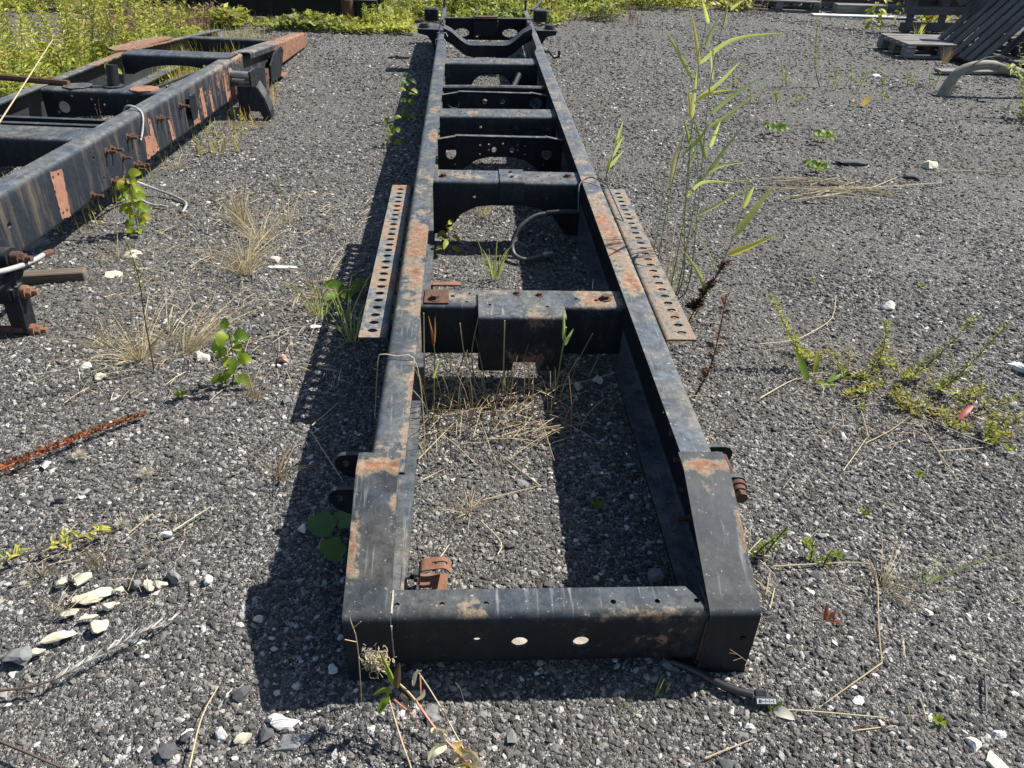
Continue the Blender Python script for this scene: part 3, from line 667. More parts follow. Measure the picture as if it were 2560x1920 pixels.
Q = lambda nm, mb, mt, sm=35, par=None, **k: part(nm, mb, M[mt], par or C2, local=True, smooth=sm, **k)
def rail_b(xo, s, mt):
    xi = xo - s * .085; mb = MB(); pr = fil([(xi, .25), (xo, .25), (xo, 0), (xi, 0)], .022, 5)
    fn, vl, L = profile_fn(pr, lambda u, a, b: (a, u, b)); hs = [circ(1.143, L - .085 - .119, .014, .012)] if s > 0 else []
    for y in np.arange(1.9, 4.3, .42): hs += [circ(y, .15, .008, n=7), circ(y + .05, .26, .008, n=7)]
    sheet(mb, [(-.7, 0), (4.4, 0), (4.4, L), (-.7, L)], hs, fn, vl, .008)
    tp = lambda u: 1 - .5 * (u - 4.4) / 1.95
    fn, vl, L = profile_fn(pr, lambda u, a, b: (a, u, b * tp(u)))
    hs = [circ(y, .085 + v, .009, n=7) for y, v in ((5.45, .20), (5.52, .20), (5.6, .20), (5.75, .08), (5.75, .2), (6.0, .06), (6.0, .14), (6.0, .2), (6.2, .1), (6.2, .18))]
    sheet(mb, [(4.4, 0), (6.30, 0), (6.38, .09), (6.40, L - .085), (6.35, L), (4.4, L)], hs, fn, vl, .008)
    return Q('side_rail', mb, mt)
rail_b(0, 1, 'rail2'); rail_b(-.86, -1, 'rail3')
def chan2(yb, yf, zt, zb, x0=-.775, x1=-.01, arch=None, faces=(), mt='cross2'):
    pr = fil([(yb, zt), (yf, zt), (yf - .004, zb)], .018, 4); fn, vl, L = profile_fn(pr, lambda u, a, b: (u, a, b)); poly = [(x0, 0), (x1, 0), (x1, L)]
    if arch:
        for i in range(9):
            t = i / 8; poly.append((x1 - .06 - (x1 - x0 - .12) * t, L - arch * (1 - abs(2 * t - 1) ** 2.5)))
    poly.append((x0, L)); mb = MB(); sheet(mb, poly, [circ(x, L - (z - zb), r, n=12) for x, z, r in faces], fn, vl, .007); return Q('crossmember', mb, mt)
M['cross2'] = worn_paint('worn_black_paint_old_crossmember', thr=.72, dust=.6, seed=21.)
chan2(5.50, 5.42, .185, .06); chan2(4.30, 4.10, .262, .13, arch=.07, faces=((-.2, .2, .012), (-.17, .17, .009)))
chan2(3.12, 2.98, .245, .06, arch=.05, faces=((-.66, .15, .034), (-.60, .215, .008), (-.49, .20, .007), (-.42, .17, .008), (-.28, .20, .008), (-.25, .16, .007), (-.45, .13, .007), (-.70, .12, .007)))
chan2(2.16, 1.95, .245, .06, arch=.05, faces=((-.15, .12, .016),))
for y in (2.36, 2.25): 
    mb = MB(); mb.box((-.42, y, .215), (.80, .035, .05)); Q('cross_bar', mb, 'black', None)
for x, y in ((-.60, 3.07), (-.20, 3.06)):
    mb = MB(); mb.cyl((x, y, .247), (x, y, .256), .085, 8); q = Q('octagonal_plate', mb, 'cross2' if x < -.4 else 'rustbright', None)
mb = MB(); mb.cyl((-.40, 3.10, .247), (-.40, 3.10, .258), .06, 12); mb.cyl((-.40, 3.10, .258), (-.395, 3.12, .37), .034, 14); Q('stub_tube', mb, 'black')
mb = MB(); mb.tube([(-1.35, 3.12, .29), (-1.0, 3.11, .275), (-.66, 3.09, .262)], .019, 8); mb.ring((-1.12, 3.11, .28), (1, 0, 0), .02, .052, .05); Q('torque_rod', mb, 'rustdark')
mb = MB(); mb.tube([(-.45, 3.5, .12), (-.3, 3.8, .16), (-.25, 4.0, .17)], .008, 6); mb.cyl((-.35, 3.75, .10), (-.33, 3.8, .10), .025, 10); Q('brake_pipe', mb, 'black')
mb = MB(); sheet(mb, [(-.06, 4.2), (0, 4.25), (0, 5.15), (-.06, 5.2), (-.16, 5.1), (-.16, 4.3)], [], lambda u, v: ((-.80 + u, v, .262 - max(0, v - 4.4) * .055), (0, 0, 1)), (), .008); Q('top_plate', mb, 'rail3', None)
# bare rust patches where brackets once sat: thin plates' footprints with bolt holes, on the outer web
def patch(pts, holes, label=None):
    cx = sum(p[0] for p in pts) / len(pts); out = []
    for i in range(len(pts)):
        a = Vector(pts[i]); b = Vector(pts[(i + 1) % len(pts)]); m = max(2, int((b - a).length / .011))
        for j in range(m):
            q = a.lerp(b, j / m); out.append((q.x + random.uniform(-.005, .005), q.y + random.uniform(-.006, .006)))
    mb = MB(); sheet(mb, out, [circ(y, z, .0075, n=7) for y, z in holes], lambda u, v: ((.0052, u, v), (1, 0, 0)), (), .0022); return Q('bare_patch', mb, 'rustbright', None)
patch([(1.505, .015), (1.578, .012), (1.61, .215), (1.515, .222)], [(1.525, .20), (1.57, .20), (1.525, .04), (1.56, .04)])
patch([(2.45, .012), (2.62, .02), (2.60, .11), (2.585, .20), (2.56, .21), (2.55, .12), (2.47, .125)], [(2.57, .18), (2.47, .03), (2.54, .03), (2.60, .04), (2.52, .11)])
patch([(2.82, .02), (2.87, .02), (2.84, .15), (2.81, .15)], [(2.84, .13), (2.85, .04)])
patch([(3.19, .012), (3.31, .014), (3.29, .19), (3.21, .19)], [(3.23, .17), (3.27, .17), (3.23, .03), (3.28, .03)])
patch([(3.38, .015), (3.44, .015), (3.43, .20), (3.38, .19)], [(3.41, .17), (3.41, .04)])
patch([(3.54, .02), (3.59, .02), (3.57, .15), (3.54, .15)], [(3.56, .13), (3.57, .04)])
patch([(3.86, .012), (4.07, .012), (4.06, .20), (3.99, .215), (3.98, .08), (3.90, .07), (3.90, .20), (3.87, .20)], [(3.88, .18), (4.02, .19), (3.92, .03), (3.99, .03), (4.04, .03), (4.04, .15)])
s0 = MB(); bolt_mesh(s0, (0, 0, 0), (1, 0, 0), .013, .014, True, .035); S0 = Q('bolt', s0, 'rustdark', 30); S0.location = (.004, 2.03, .172)
for y, z in ((2.09, .166), (2.28, .176), (2.33, .168), (2.02, .025), (2.07, .016), (2.29, .028), (2.34, .020), (2.30, .005), (1.80, .028), (2.68, .175), (2.73, .168), (3.02, .172), (3.05, .165), (2.18, .10), (4.0, .11)):
    again(S0, (.004, y, z), (random.random(), 0, 0), scale=random.uniform(.85, 1.1))
mb = MB(); sheet(mb, [(3.12, .06), (3.20, .06), (3.23, .11), (3.22, .205), (3.14, .205), (3.11, .15)], [circ(3.18, .185, .009)], lambda u, v: ((.03, u, v), (1, 0, 0)), (), .008); mb.box((.017, 3.13, .13), (.03, .01, .12)); Q('bracket_plate', mb, 'black', None)
# spring hanger standing out to the right
mb = MB(); mb.cyl((0, 4.02, .17), (.15, 4.02, .165), .026, 14); mb.cyl((0, 4.06, .115), (.15, 4.06, .11), .030, 14); Q('hanger_pin', mb, 'steel')
mb = MB(); sheet(mb, [(3.96, .05), (4.32, .02), (4.34, .17), (4.10, .205), (3.96, .20)], [circ(4.05, .16, .01), circ(4.15, .15, .01), circ(4.1, .09, .01), circ(4.22, .09, .01)], lambda u, v: ((.155, u, v), (1, 0, 0)), (), .012); Q('hanger_plate', mb, 'cross2', None)
lg = lambda u, v: ((u, 3.97 - .05 * (.10 - v) / .21, v), (0, 1, -.2))
mb = MB(); sheet(mb, [(.055, .10), (.19, .10), (.235, .03), (.27, -.06), (.275, -.115), (.235, -.115), (.205, -.06), (.13, -.06), (.115, -.115), (.06, -.115)], [], lg, (), .014)
for a, b in (((.19, .10), (.235, .03)), ((.235, .03), (.27, -.06)), ((.27, -.06), (.275, -.115))):
    p, q = Vector(lg(*a)[0]), Vector(lg(*b)[0]); d = q - p; mb.add([p, q, q + Vector((.004, .075, .03)), p + Vector((.004, .075, .03))], [(0, 1, 2, 3)]); mb.add([p + Vector((.008, 0, 0)), q + Vector((.008, 0, 0)), q + Vector((.012, .075, .03)), p + Vector((.012, .075, .03))], [(3, 2, 1, 0)])
Q('spring_hanger', mb, 'black', None)
mb = MB(); sheet(mb, [(4.75, -.02), (5.05, -.03), (5.22, .15), (5.15, .19), (4.95, .17), (4.78, .10)], [circ(5.15, .15, .016)], lambda u, v: ((.075, u, v), (1, 0, 0)), (), .012); mb.box((.04, 5.0, .05), (.07, .012, .14)); Q('bracket_plate', mb, 'black', None)
mb = MB(); sheet(mb, [(4.42, .0), (4.50, -.05), (4.56, .12), (4.46, .14)], [circ(4.49, .09, .012), circ(4.48, .03, .012)], lambda u, v: ((.12, u, v), (1, 0, 0)), (), .01); Q('ear_plate', mb, 'rustdark', None)
mb = MB(); mb.box((.05, 5.12, -.03), (.09, .16, .008)); Q('foot_plate', mb, 'rustbright', None)
mb = MB(); pr = fil([(-.03, 0), (.055, 0), (.055, -.04)], .01, 3); fn, vl, L = profile_fn(pr, lambda u, a, b: (a, u, b + .258 - .0635 * max(0, u - 4.4))); sheet(mb, [(4.36, 0), (5.50, 0), (5.50, L), (4.36, L)], [circ(4.5 + .11 * i, L - .022, .006, n=7) for i in range(9)], fn, vl, .007); Q('shelf_angle', mb, 'rail2')
# shackle under the near end, standing on the gravel
mb = MB(); mb.cyl((-.08, .95, .075), (.12, .93, .082), .040, 16); mb.tube([(.09, .94, .08), (.10, .95, .02), (.085, .92, -.02), (.07, .905, -.05)], [.036, .028, .034, .045], 10); mb.cyl((-.25, .91, -.05), (.11, .905, -.045), .050, 18); Q('spring_eye', mb, 'black')
mb = MB(); sheet(mb, [(.868, -.045), (.88, -.015), (.915, -.012), (.935, -.04), (.925, -.19), (.91, -.225), (.87, -.225), (.855, -.195)], [], lambda u, v: ((.125, u + .03 * (v + .1), v), (1, 0, 0)), (), .016); mb.box((.095, .87, -.12), (.05, .012, .20)); Q('shackle_plate', mb, 'cross2', None)
for y, z in ((.93, .082), (.905, -.045), (.885, -.20)):
    mb = MB(); mb.cyl((.12, y, z), (.150, y, z), .027, 12); mb.cyl((.150, y, z), (.168, y, z), .020, 6); mb.cyl((.168, y, z), (.19, y, z), .012, 8); Q('shackle_pin', mb, 'rustdark' if z > 0 else 'rust', 30)
mb = MB(); mb.tube([(-.30, .85, -.185), (.12, .87, -.19)], .016, 8); Q('tie_rod', mb, 'rustdark')
mb = MB(); mb.tube(curve([(-.05, .62, .14), (.13, .74, .105), (.16, .86, .075), (.15, 1.0, .045), (.13, 1.10, .025)]), .010, 8); Q('brake_line', mb, 'cable', 60)
mb = MB(); mb.tube([(.131, 1.095, .026), (.126, 1.16, .012)], .013, 8); Q('line_fitting', mb, 'rustdark')

# loose cables on that chassis
M2 = Matrix.Translation(O2) @ Matrix.Rotation(-.04697, 4, 'Z') @ Matrix.Rotation(-.03399, 4, 'X')
W2 = lambda *p: tuple(M2 @ Vector(p))
mb = MB(); mb.tube(curve([W2(-.14, 2.60, .22), W2(-.09, 2.56, .268), W2(-.02, 2.52, .264), W2(.012, 2.49, .235), W2(.016, 2.44, .17), W2(.013, 2.40, .13)]), .0065, 6); tag(part('cable', mb, M['cable'], smooth=60), 'pale grey cable looped over the top of the rusty left rail', 'cable')
mb = MB(); mb.tube(curve([W2(.02, 2.06, .02), (-1.79, 4.1, .10), (-1.68, 4.15, .03), (-1.50, 4.03, .012), (-1.471, 3.887, .008)]), .0075, 6); tag(part('cable', mb, M['cable'], smooth=60), 'pale cable end hooked on the gravel beside the left chassis', 'cable')
mb = MB(); mb.tube(curve([W2(.02, 2.05, .0), (-1.78, 4.02, .06), (-1.70, 4.0, .02), (-1.648, 3.98, .010), (-1.565, 3.953, .012)]), .0065, 6); tag(part('cable', mb, M['cable'], smooth=60), 'shorter pale cable end lying behind the broad-leaved sapling', 'cable')

def plank_obj(name, c, size, rz=0, mat='wood_grey', parent=None, rot=None, jit=.004):
    mb = MB(); m = rot if rot is not None else Matrix.Rotation(rz, 3, 'Z')
    long_axis = 0
    mb.bbox((0, 0, 0), size, .005); o = part(name, mb, M[mat], parent, True); o.location = c; o.rotation_euler = m.to_euler(); return o
tag(plank_obj('plank', (-1.80, 3.10, .024), (.30, .055, .045), .17, 'wood_brown'), 'short brown plank lying on gravel by the propped chassis', 'plank')

# ---------------------------------------------------------------- scrap behind, wall, pallets, fallen branch
SC = thing('scrap_chassis', 'black scrap chassis with a silver tank lying in the weeds behind', 'chassis', (-2.1, 9.95, 0))
SQ = lambda nm, mb, mt, sm=None: part(nm, mb, M[mt], SC, smooth=sm)
for dy in (0, .8):
    mb = MB(); mb.box((-2.3, 9.75 + dy, .13), (2.6, .07, .20)); mb.box((-2.3, 9.72 + dy, .235), (2.6, .13, .012)); SQ('side_rail', mb, 'black')
for x in (-3.2, -2.5, -1.9, -1.2): mb = MB(); mb.box((x, 10.15, .16), (.09, .74, .13)); SQ('crossmember', mb, 'black')
mb = MB(); mb.tube([(-2.05, 9.85, .31), (-1.98, 9.85, .31), (-1.66, 9.88, .31), (-1.6, 9.88, .31)], [.03, .06, .06, .03], 14); SQ('air_tank', mb, 'steel', 40)
mb = MB(); sheet(mb, [(-2.45, .24), (-2.0, .24), (-2.12, .40), (-2.35, .42)], [circ(-2.25, .33, .04)], lambda u, v: ((u, 9.8, v), (0, 1, 0)), (), .01); SQ('bracket_plate', mb, 'black')
mb = MB(); mb.cyl((-1.33, 9.68, 0), (-1.33, 9.68, .24), .075, 14); mb.cyl((-1.33, 9.68, .24), (-1.33, 9.68, .28), .05, 14); SQ('wheel_hub', mb, 'rustdark', 35)
for k in range(4): mb = MB(); mb.box((-3.1 + .16 * k, 10.0, .27 + .02 * (k % 2)), (.10, .55, .02), Matrix.Rotation(.3 - .15 * k, 3, 'Z')); SQ('loose_bar', mb, 'rustdark')
RB = thing('rusty_beam', 'rusty steel beam end poking out of the tall weeds', 'beam', (-4.55, 8.1, 0))
mb = MB(); mb.bbox((-4.62, 8.1, .24), (.34, .22, .20), .02); part('beam_end', mb, M['rust'], RB); mb = MB(); mb.box((-4.60, 8.08, .07), (.22, .16, .14)); part('foot', mb, M['black'], RB)

WL = thing('wall', 'maroon boarded wall standing on grey base boards behind the pallets', 'wall', (7.6, 12.3, 0))
for k in range(9): mb = MB(); mb.bbox((5.55 + .52 * k, 12.34, .66), (.512, .03, 1.20), .006); part('wall_board', mb, M['maroon'], WL)
for k in range(3): mb = MB(); mb.bbox((6.05 + 1.58 * k, 12.30, .035), (1.57, .07, .07), .008); part('base_board', mb, M['wood_grey'], WL)
def pallet(label, loc, rot, mat, L=1.2, W=.8, white=(), group=None, decks=6, drop=()):
    t = thing('pallet', label, 'pallet', loc, rot, group)
    def pc(nm, c, s, mt=mat):
        mb = MB(); mb.bbox(c, s, .004); o = part(nm, mb, M[mt], t, True); o.rotation_euler = (random.uniform(-.006, .006), random.uniform(-.006, .006), random.uniform(-.01, .01)); return o
    for k in range(decks):
        if k in drop: continue
        y = -W / 2 + .055 + (W - .11) * k / (decks - 1); o = pc('plank', (0, y, .133), (L, .098, .021))
        if k in white: pc('painted_end', (-L / 2 - .004, y, .133), (.008, .10, .024), 'wood_pale')
    for x in (-L / 2 + .05, 0, L / 2 - .05):
        pc('stringer', (x, 0, .111), (.10, W, .021))
        for y in (-W / 2 + .05, 0, W / 2 - .05): pc('block', (x, y, .061), (.10, .11, .078), 'wood_brown' if random.random() < .3 else mat)
    for y in (-W / 2 + .05, 0, W / 2 - .05): pc('plank', (0, y, .011), (L, .10, .021))
    return t
pallet('grey pallet lying flat in dry weeds, left of the leaning pallet', (5.22, 8.95, 0), (0, 0, .06), 'wood_grey', .95, .62, decks=5)
pallet('pallet standing on its edge between the flat pallet and the maroon wall', (6.02, 10.45, .33), (R(82), 0, .12), 'wood_dark', 1.0, .66, decks=4)
pallet('dark pallet leaning steeply with white painted plank ends', (5.80, 8.62, .44), (0, R(-47), .10), 'wood_dark', 1.30, .9, white=(0, 5), decks=7)
pallet('second dark pallet leaning on its side behind the white-ended one', (6.25, 9.10, .62), (R(64), R(-38), .25), 'wood_dark', 1.4, 1.0, decks=7)
pallet('dark pallet lying flat beneath the leaning ones', (5.95, 8.28, 0), (0, 0, .16), 'wood_dark', 1.1, .75, decks=5)
pallet('dark pallet stacked on the flat one beneath the leaning pallets', (6.15, 8.32, .146), (0, 0, .30), 'wood_dark', 1.0, .7, decks=5)
pallet('weathered pale pallet lying flat at the edge of the far weeds', (4.45, 12.12, 0), (0, 0, -.06), 'wood_grey', 1.15, .9, decks=6)
for (c, s, rz, mt, lab) in (((5.55, 11.42, .012), (1.5, .12, .024), .03, 'wood_pale', 'whitish board lying flat before the grey beam by the wall'), ((5.62, 11.75, .06), (.75, .14, .12), .05, 'wood_grey', 'thick grey beam lying in front of the maroon wall'),
                            ((5.25, 7.95, .02), (1.0, .12, .03), .10, 'wood_grey', 'grey board on the gravel in front of the stacked pallets'), ((6.9, 11.6, .30), (1.3, .05, .14), .1, 'wood_grey', 'grey board propped behind the edge-standing pallet')):
    tag(plank_obj('board', c, s, rz, mt), lab, 'board')
mb = MB(); mb.cyl((6.5, 11.5, 0), (6.5, 11.5, .24), .05, 8); mb.cyl((7.2, 11.66, 0), (7.2, 11.66, .24), .05, 8); tag(part('post_pair', mb, M['wood_dark']), 'short dark posts under the propped grey board', 'posts')

BR = thing('fallen_branch', 'thick pale curved branch arching out of the gravel before the pallets', 'branch', (4.31, 6.98, 0))
bp = curve([(4.295, 6.95, -.03), (4.325, 6.97, .08), (4.40, 7.0, .185), (4.52, 7.0, .245), (4.68, 7.0, .262), (4.86, 7.0, .232), (5.05, 7.02, .19), (5.4, 7.1, .16)], 5)
mb = MB(); mb.tube(bp, .046, 12, tip=.036); part('limb', mb, M['bark'], BR, smooth=60)
mb = MB(); mb.blade([(4.345, 6.925, .0), (4.365, 6.94, .08), (4.40, 6.955, .14)], .035, nrm=(0, -1, .3)); part('torn_strip', mb, M['splinter'], BR)
mb = MB(); mb.tube(curve([(4.50, 6.97, .27), (4.60, 6.96, .33), (4.74, 6.95, .345), (4.84, 6.93, .31)]), .007, 5, tip=.003); mb.tube(curve([(4.62, 6.96, .33), (4.72, 6.94, .30), (4.80, 6.92, .28)]), .004, 5); part('twig', mb, M['bark'], BR, smooth=60)
for k in range(11):
    a = Vector((4.76 + random.uniform(-.02, .10), 6.90 + random.uniform(-.06, .02), .27 + random.uniform(-.05, .05))); d = Vector((random.uniform(-.9, .7), random.uniform(-.8, .3), random.uniform(-.8, .1))).normalized() * random.uniform(.06, .10)
    mb = MB(); mb.blade([a, a + d * .5 + Vector((0, 0, .008)), a + d], .030, random.uniform(.5, .9), (random.uniform(-.5, .5), -.4, .9), shape='oval'); part('leaf', mb, M['leaf'], BR, smooth=60)

# ---------------------------------------------------------------- measured paths (metres)
REED_LEAVES = [
    [(0.871,2.950,1.136),(0.818,2.887,1.217)],
    [(0.928,2.950,1.130),(0.932,2.961,1.211)],
    [(0.944,2.950,1.180),(0.977,2.919,1.218)],
    [(0.862,2.950,0.991),(0.834,2.962,1.089),(0.802,2.975,1.181)],
    [(0.875,2.950,1.056),(0.893,2.965,1.110),(0.923,2.980,1.165)],
    [(0.863,2.950,0.998),(0.953,2.898,1.092),(1.145,2.846,1.130)],
    [(0.848,2.950,0.940),(0.757,2.892,1.051),(0.687,2.833,1.128)],
    [(0.923,2.950,0.944),(0.919,3.031,1.038)],
    [(0.879,2.950,0.869),(0.945,2.921,0.943),(0.996,2.892,1.025)],
    [(0.879,2.950,0.869),(0.915,2.918,0.902),(1.011,2.886,0.927)],
    [(0.940,2.950,0.820),(1.031,3.009,0.872),(1.163,3.069,0.942)],
    [(0.868,2.950,0.802),(0.856,2.943,0.982)],
    [(0.866,2.950,0.800),(0.853,3.031,0.907)],
    [(0.940,2.950,0.767),(1.005,2.947,0.815),(1.107,2.944,0.907)],
    [(0.854,2.950,0.658),(0.923,2.967,0.730),(0.950,2.983,0.777)],
    [(0.961,2.950,0.693),(0.954,2.866,0.818)],
    [(0.878,2.950,0.701),(0.843,2.982,0.802)],
    [(0.954,2.950,0.641),(0.903,3.038,0.779)],
    [(0.894,2.950,0.635),(0.913,2.956,0.714)],
    [(0.951,2.950,0.560),(1.028,2.979,0.677),(1.096,3.008,0.764)],
    [(0.972,2.950,0.593),(1.032,2.971,0.616),(1.145,2.991,0.627)],
    [(0.902,2.950,0.492),(0.938,2.898,0.571),(1.055,2.845,0.587)],
    [(0.827,2.950,0.525),(0.835,2.981,0.643),(0.867,3.012,0.725)]]
REED_STEMS = [
    [(0.946,2.950,0.170),(0.900,2.954,0.475),(0.865,2.957,0.988),(0.868,2.961,1.170)],
    [(0.978,2.950,0.165),(0.950,2.942,0.490),(0.911,2.934,0.947),(0.924,2.926,1.192)],
    [(0.824,2.950,0.099),(0.822,2.922,0.486),(0.833,2.894,0.763)],
    [(0.902,2.950,0.112),(0.911,2.972,0.469),(0.881,2.994,0.790)],
    [(0.936,2.950,0.130),(0.934,2.948,0.558),(0.876,2.947,0.803)],
    [(0.795,2.950,0.156),(0.809,2.963,0.397),(0.802,2.976,0.595)]]
REED_B = [
    [(0.985,2.826,0.000),(1.053,2.851,0.174),(1.100,2.876,0.346),(1.129,2.901,0.461)],
    [(1.071,2.826,0.295),(1.173,2.847,0.328),(1.280,2.869,0.371)],
    [(1.085,2.826,0.377),(1.164,2.868,0.481),(1.241,2.910,0.568)],
    [(1.098,2.826,0.496),(1.107,2.815,0.559),(1.114,2.805,0.592)],
    [(1.097,2.826,0.484),(1.107,2.856,0.550),(1.111,2.886,0.615)],
    [(1.025,2.826,0.108),(0.964,2.820,0.215),(0.881,2.815,0.319)],
    [(1.043,2.826,0.206),(0.989,2.869,0.315),(0.883,2.913,0.433)],
    [(0.916,2.826,0.460),(1.023,2.864,0.504),(1.118,2.901,0.551)]]
REED_S = [
    [(0.872,4.575,0.000),(0.888,4.534,0.146),(0.905,4.494,0.271)],
    [(0.896,4.575,0.133),(0.939,4.502,0.284)],
    [(0.888,4.575,0.071),(0.953,4.518,0.190)],
    [(0.922,4.575,0.240),(0.958,4.668,0.326)],
    [(0.910,4.575,0.209),(0.919,4.562,0.310)],
    [(0.880,4.575,0.032),(0.886,4.600,0.125)]]
STALKS = [
    [(0.142,2.256,0.000),(0.138,2.244,0.308)],
    [(0.161,2.292,0.000),(0.156,2.292,0.231)],
    [(0.239,2.274,0.000),(0.222,2.267,0.269)],
    [(0.071,2.256,0.000),(0.009,2.251,0.140),(-0.012,2.247,0.294)],
    [(-0.141,2.290,-0.000),(-0.136,2.296,0.305)],
    [(-0.047,2.403,0.000),(-0.050,2.408,0.105)],
    [(0.044,2.316,-0.000),(0.029,2.328,0.131),(0.057,2.340,0.290)],
    [(0.472,2.381,0.000),(0.505,2.387,0.106),(0.490,2.392,0.246)],
    [(0.152,2.256,0.000),(0.123,2.282,0.348)],
    [(-0.033,2.378,0.000),(-0.005,2.383,0.055),(0.009,2.388,0.166)]]
GROUND = [
    [(1.193,2.583,0.018),(1.342,2.618,0.015),(1.467,2.704,0.011),(1.595,2.824,0.009),(1.684,3.008,0.018)],
    [(1.069,2.201,0.020),(1.216,2.319,0.009),(1.326,2.368,0.018),(1.411,2.376,0.013)],
    [(1.353,1.953,0.010),(1.472,2.020,0.012),(1.577,2.096,0.017)],
    [(1.212,1.804,0.018),(1.361,1.971,0.009),(1.384,2.009,0.015),(1.449,2.242,0.009)],
    [(1.593,2.041,0.017),(1.584,1.889,0.012),(1.566,1.756,0.019)],
    [(1.586,1.908,0.012),(1.754,1.929,0.010)],
    [(0.847,1.406,0.020),(0.978,1.420,0.012),(1.104,1.424,0.009),(1.129,1.384,0.015),(1.057,1.205,0.008),(1.018,1.104,0.010)],
    [(1.016,1.102,0.013),(0.912,1.043,0.015),(0.814,0.989,0.010)],
    [(0.702,0.991,0.009),(0.826,0.972,0.018),(0.961,0.959,0.012)],
    [(0.519,0.877,0.012),(0.638,0.918,0.012)],
    [(0.866,0.931,0.010),(0.975,0.941,0.010)],
    [(1.728,4.439,0.014),(2.066,4.406,0.016),(2.423,4.443,0.015),(3.025,4.575,0.015)],
    [(1.910,4.542,0.015),(2.222,4.516,0.019),(2.424,4.446,0.014),(2.664,4.277,0.013)],
    [(2.462,4.425,0.011),(2.780,4.678,0.009)],
    [(2.099,4.312,0.012),(2.312,4.456,0.020),(2.482,4.578,0.014)],
    [(1.903,4.264,0.015),(2.302,4.424,0.008),(2.587,4.304,0.013)],
    [(2.004,4.239,0.015),(2.347,4.395,0.008),(2.588,4.451,0.015)],
    [(3.144,4.821,0.016),(3.461,4.825,0.009),(3.664,4.729,0.016)],
    [(-0.562,0.887,0.014),(-0.568,0.999,0.016),(-0.553,1.077,0.012)],
    [(-0.805,1.570,0.011),(-0.729,1.666,0.011)],
    [(-0.924,1.565,0.008),(-0.884,1.644,0.008)],
    [(-0.501,2.046,0.016),(-0.463,2.108,0.020),(-0.433,2.183,0.011)],
    [(-0.496,2.010,0.013),(-0.431,1.890,0.015),(-0.368,1.780,0.012)],
    [(-0.134,2.098,0.012),(-0.023,2.119,0.012),(0.154,2.197,0.012)],
    [(-0.141,1.871,0.015),(-0.081,1.980,0.012),(-0.023,2.077,0.013)],
    [(-0.123,1.772,0.017),(-0.095,1.804,0.008),(-0.058,1.825,0.015)],
    [(0.059,1.686,0.011),(0.234,1.751,0.009)],
    [(0.234,1.751,0.009),(0.118,1.899,0.011)],
    [(0.095,1.469,0.011),(0.107,1.515,0.010),(0.051,1.598,0.013)],
    [(0.180,2.107,0.011),(0.249,2.203,0.008)],
    [(-0.069,1.449,0.009),(-0.038,1.509,0.009)],
    [(0.178,2.240,0.011),(0.294,2.315,0.010)],
    [(0.339,2.278,0.018),(0.464,2.328,0.010),(0.643,2.417,0.012)],
    [(-0.109,2.379,0.016),(0.043,2.252,0.019),(0.149,2.190,0.013)],
    [(-0.165,2.239,0.011),(-0.060,2.338,0.009),(0.059,2.382,0.014)]]
DARK = [
    [(-1.216,1.462,0.010),(-1.071,1.525,0.018),(-0.957,1.564,0.018)],
    [(-1.032,1.079,0.010),(-0.972,1.085,0.011),(-0.918,1.099,0.018)],
    [(-0.969,0.954,0.016),(-0.891,0.922,0.018),(-0.820,0.895,0.012)],
    [(1.645,2.085,0.010),(1.726,1.993,0.012),(1.787,1.932,0.018)],
    [(1.665,2.489,0.011),(1.650,2.426,0.012),(1.619,2.356,0.013)]]
FIRE = [
    [(0.015,0.860,0.032),(0.002,0.875,0.041),(-0.052,0.919,0.070),(-0.097,0.966,0.102),(-0.120,0.986,0.116),(-0.157,1.010,0.135),(-0.189,1.025,0.146)],
    [(-0.106,0.862,0.040),(-0.130,0.912,0.069),(-0.155,0.971,0.107),(-0.162,0.988,0.119)],
    [(-0.103,0.945,0.088),(-0.145,0.971,0.107)],
    [(0.009,0.897,0.053),(0.005,0.956,0.091),(-0.005,0.988,0.113),(-0.016,0.999,0.122)],
    [(-0.088,0.971,0.105),(-0.091,1.013,0.134)]]
MUG = [[(1.626,2.319,0),(1.782,2.379,.054),(1.938,2.439,.234)],[(1.719,2.232,0),(1.848,2.292,.057),(2.001,2.352,.252)],[(1.527,2.351,0),(1.603,2.411,.077),(1.615,2.471,.186)],
    [(1.356,2.400,0),(1.261,2.460,.109),(1.151,2.520,.279)],[(1.798,1.941,0),(1.812,2.001,.026),(1.860,2.061,.059)]]

# ---------------------------------------------------------------- plants
UP = Vector((0, 0, 1))
def foliage_into(mb, stem, n, ll, lw, tone, t0=.25, droop=.3, spread=.9, clump=0.):
    """n leaves spiralling along a stem path"""
    k = len(stem); ga = random.random() * 6.28
    for i in range(n):
        t = t0 + (1 - t0) * (i + random.random() * .6) / n; f = min(.999, t) * (k - 1); j = int(f); p = stem[j].lerp(stem[min(j + 1, k - 1)], f - j)
        ga += 2.4 + random.uniform(-.4, .4); s_ = (1.15 - .6 * t) * random.uniform(.7, 1.2) * (1 - clump + 1.6 * clump * abs(math.sin(11 * t + 1)) * random.random())
        d = Vector((math.cos(ga) * spread, math.sin(ga) * spread, random.uniform(.25, .9) - droop * random.random())).normalized()
        L_ = ll * s_; q = p + d * L_; sd = d.cross(UP); sd = sd.normalized() if sd.length > 1e-4 else Vector((1, 0, 0)); w_ = lw * s_ * .5
        sd = (Matrix.Rotation(random.uniform(-.8, .8), 3, d) @ sd); m = p.lerp(q, .45); up = sd.cross(d)
        mb.add([p, m - sd * w_ + up * w_ * .4, q - UP * L_ * .08, m + sd * w_ + up * w_ * .4], [(0, 1, 2), (0, 2, 3)], min(1, max(0, random.gauss(*tone))))
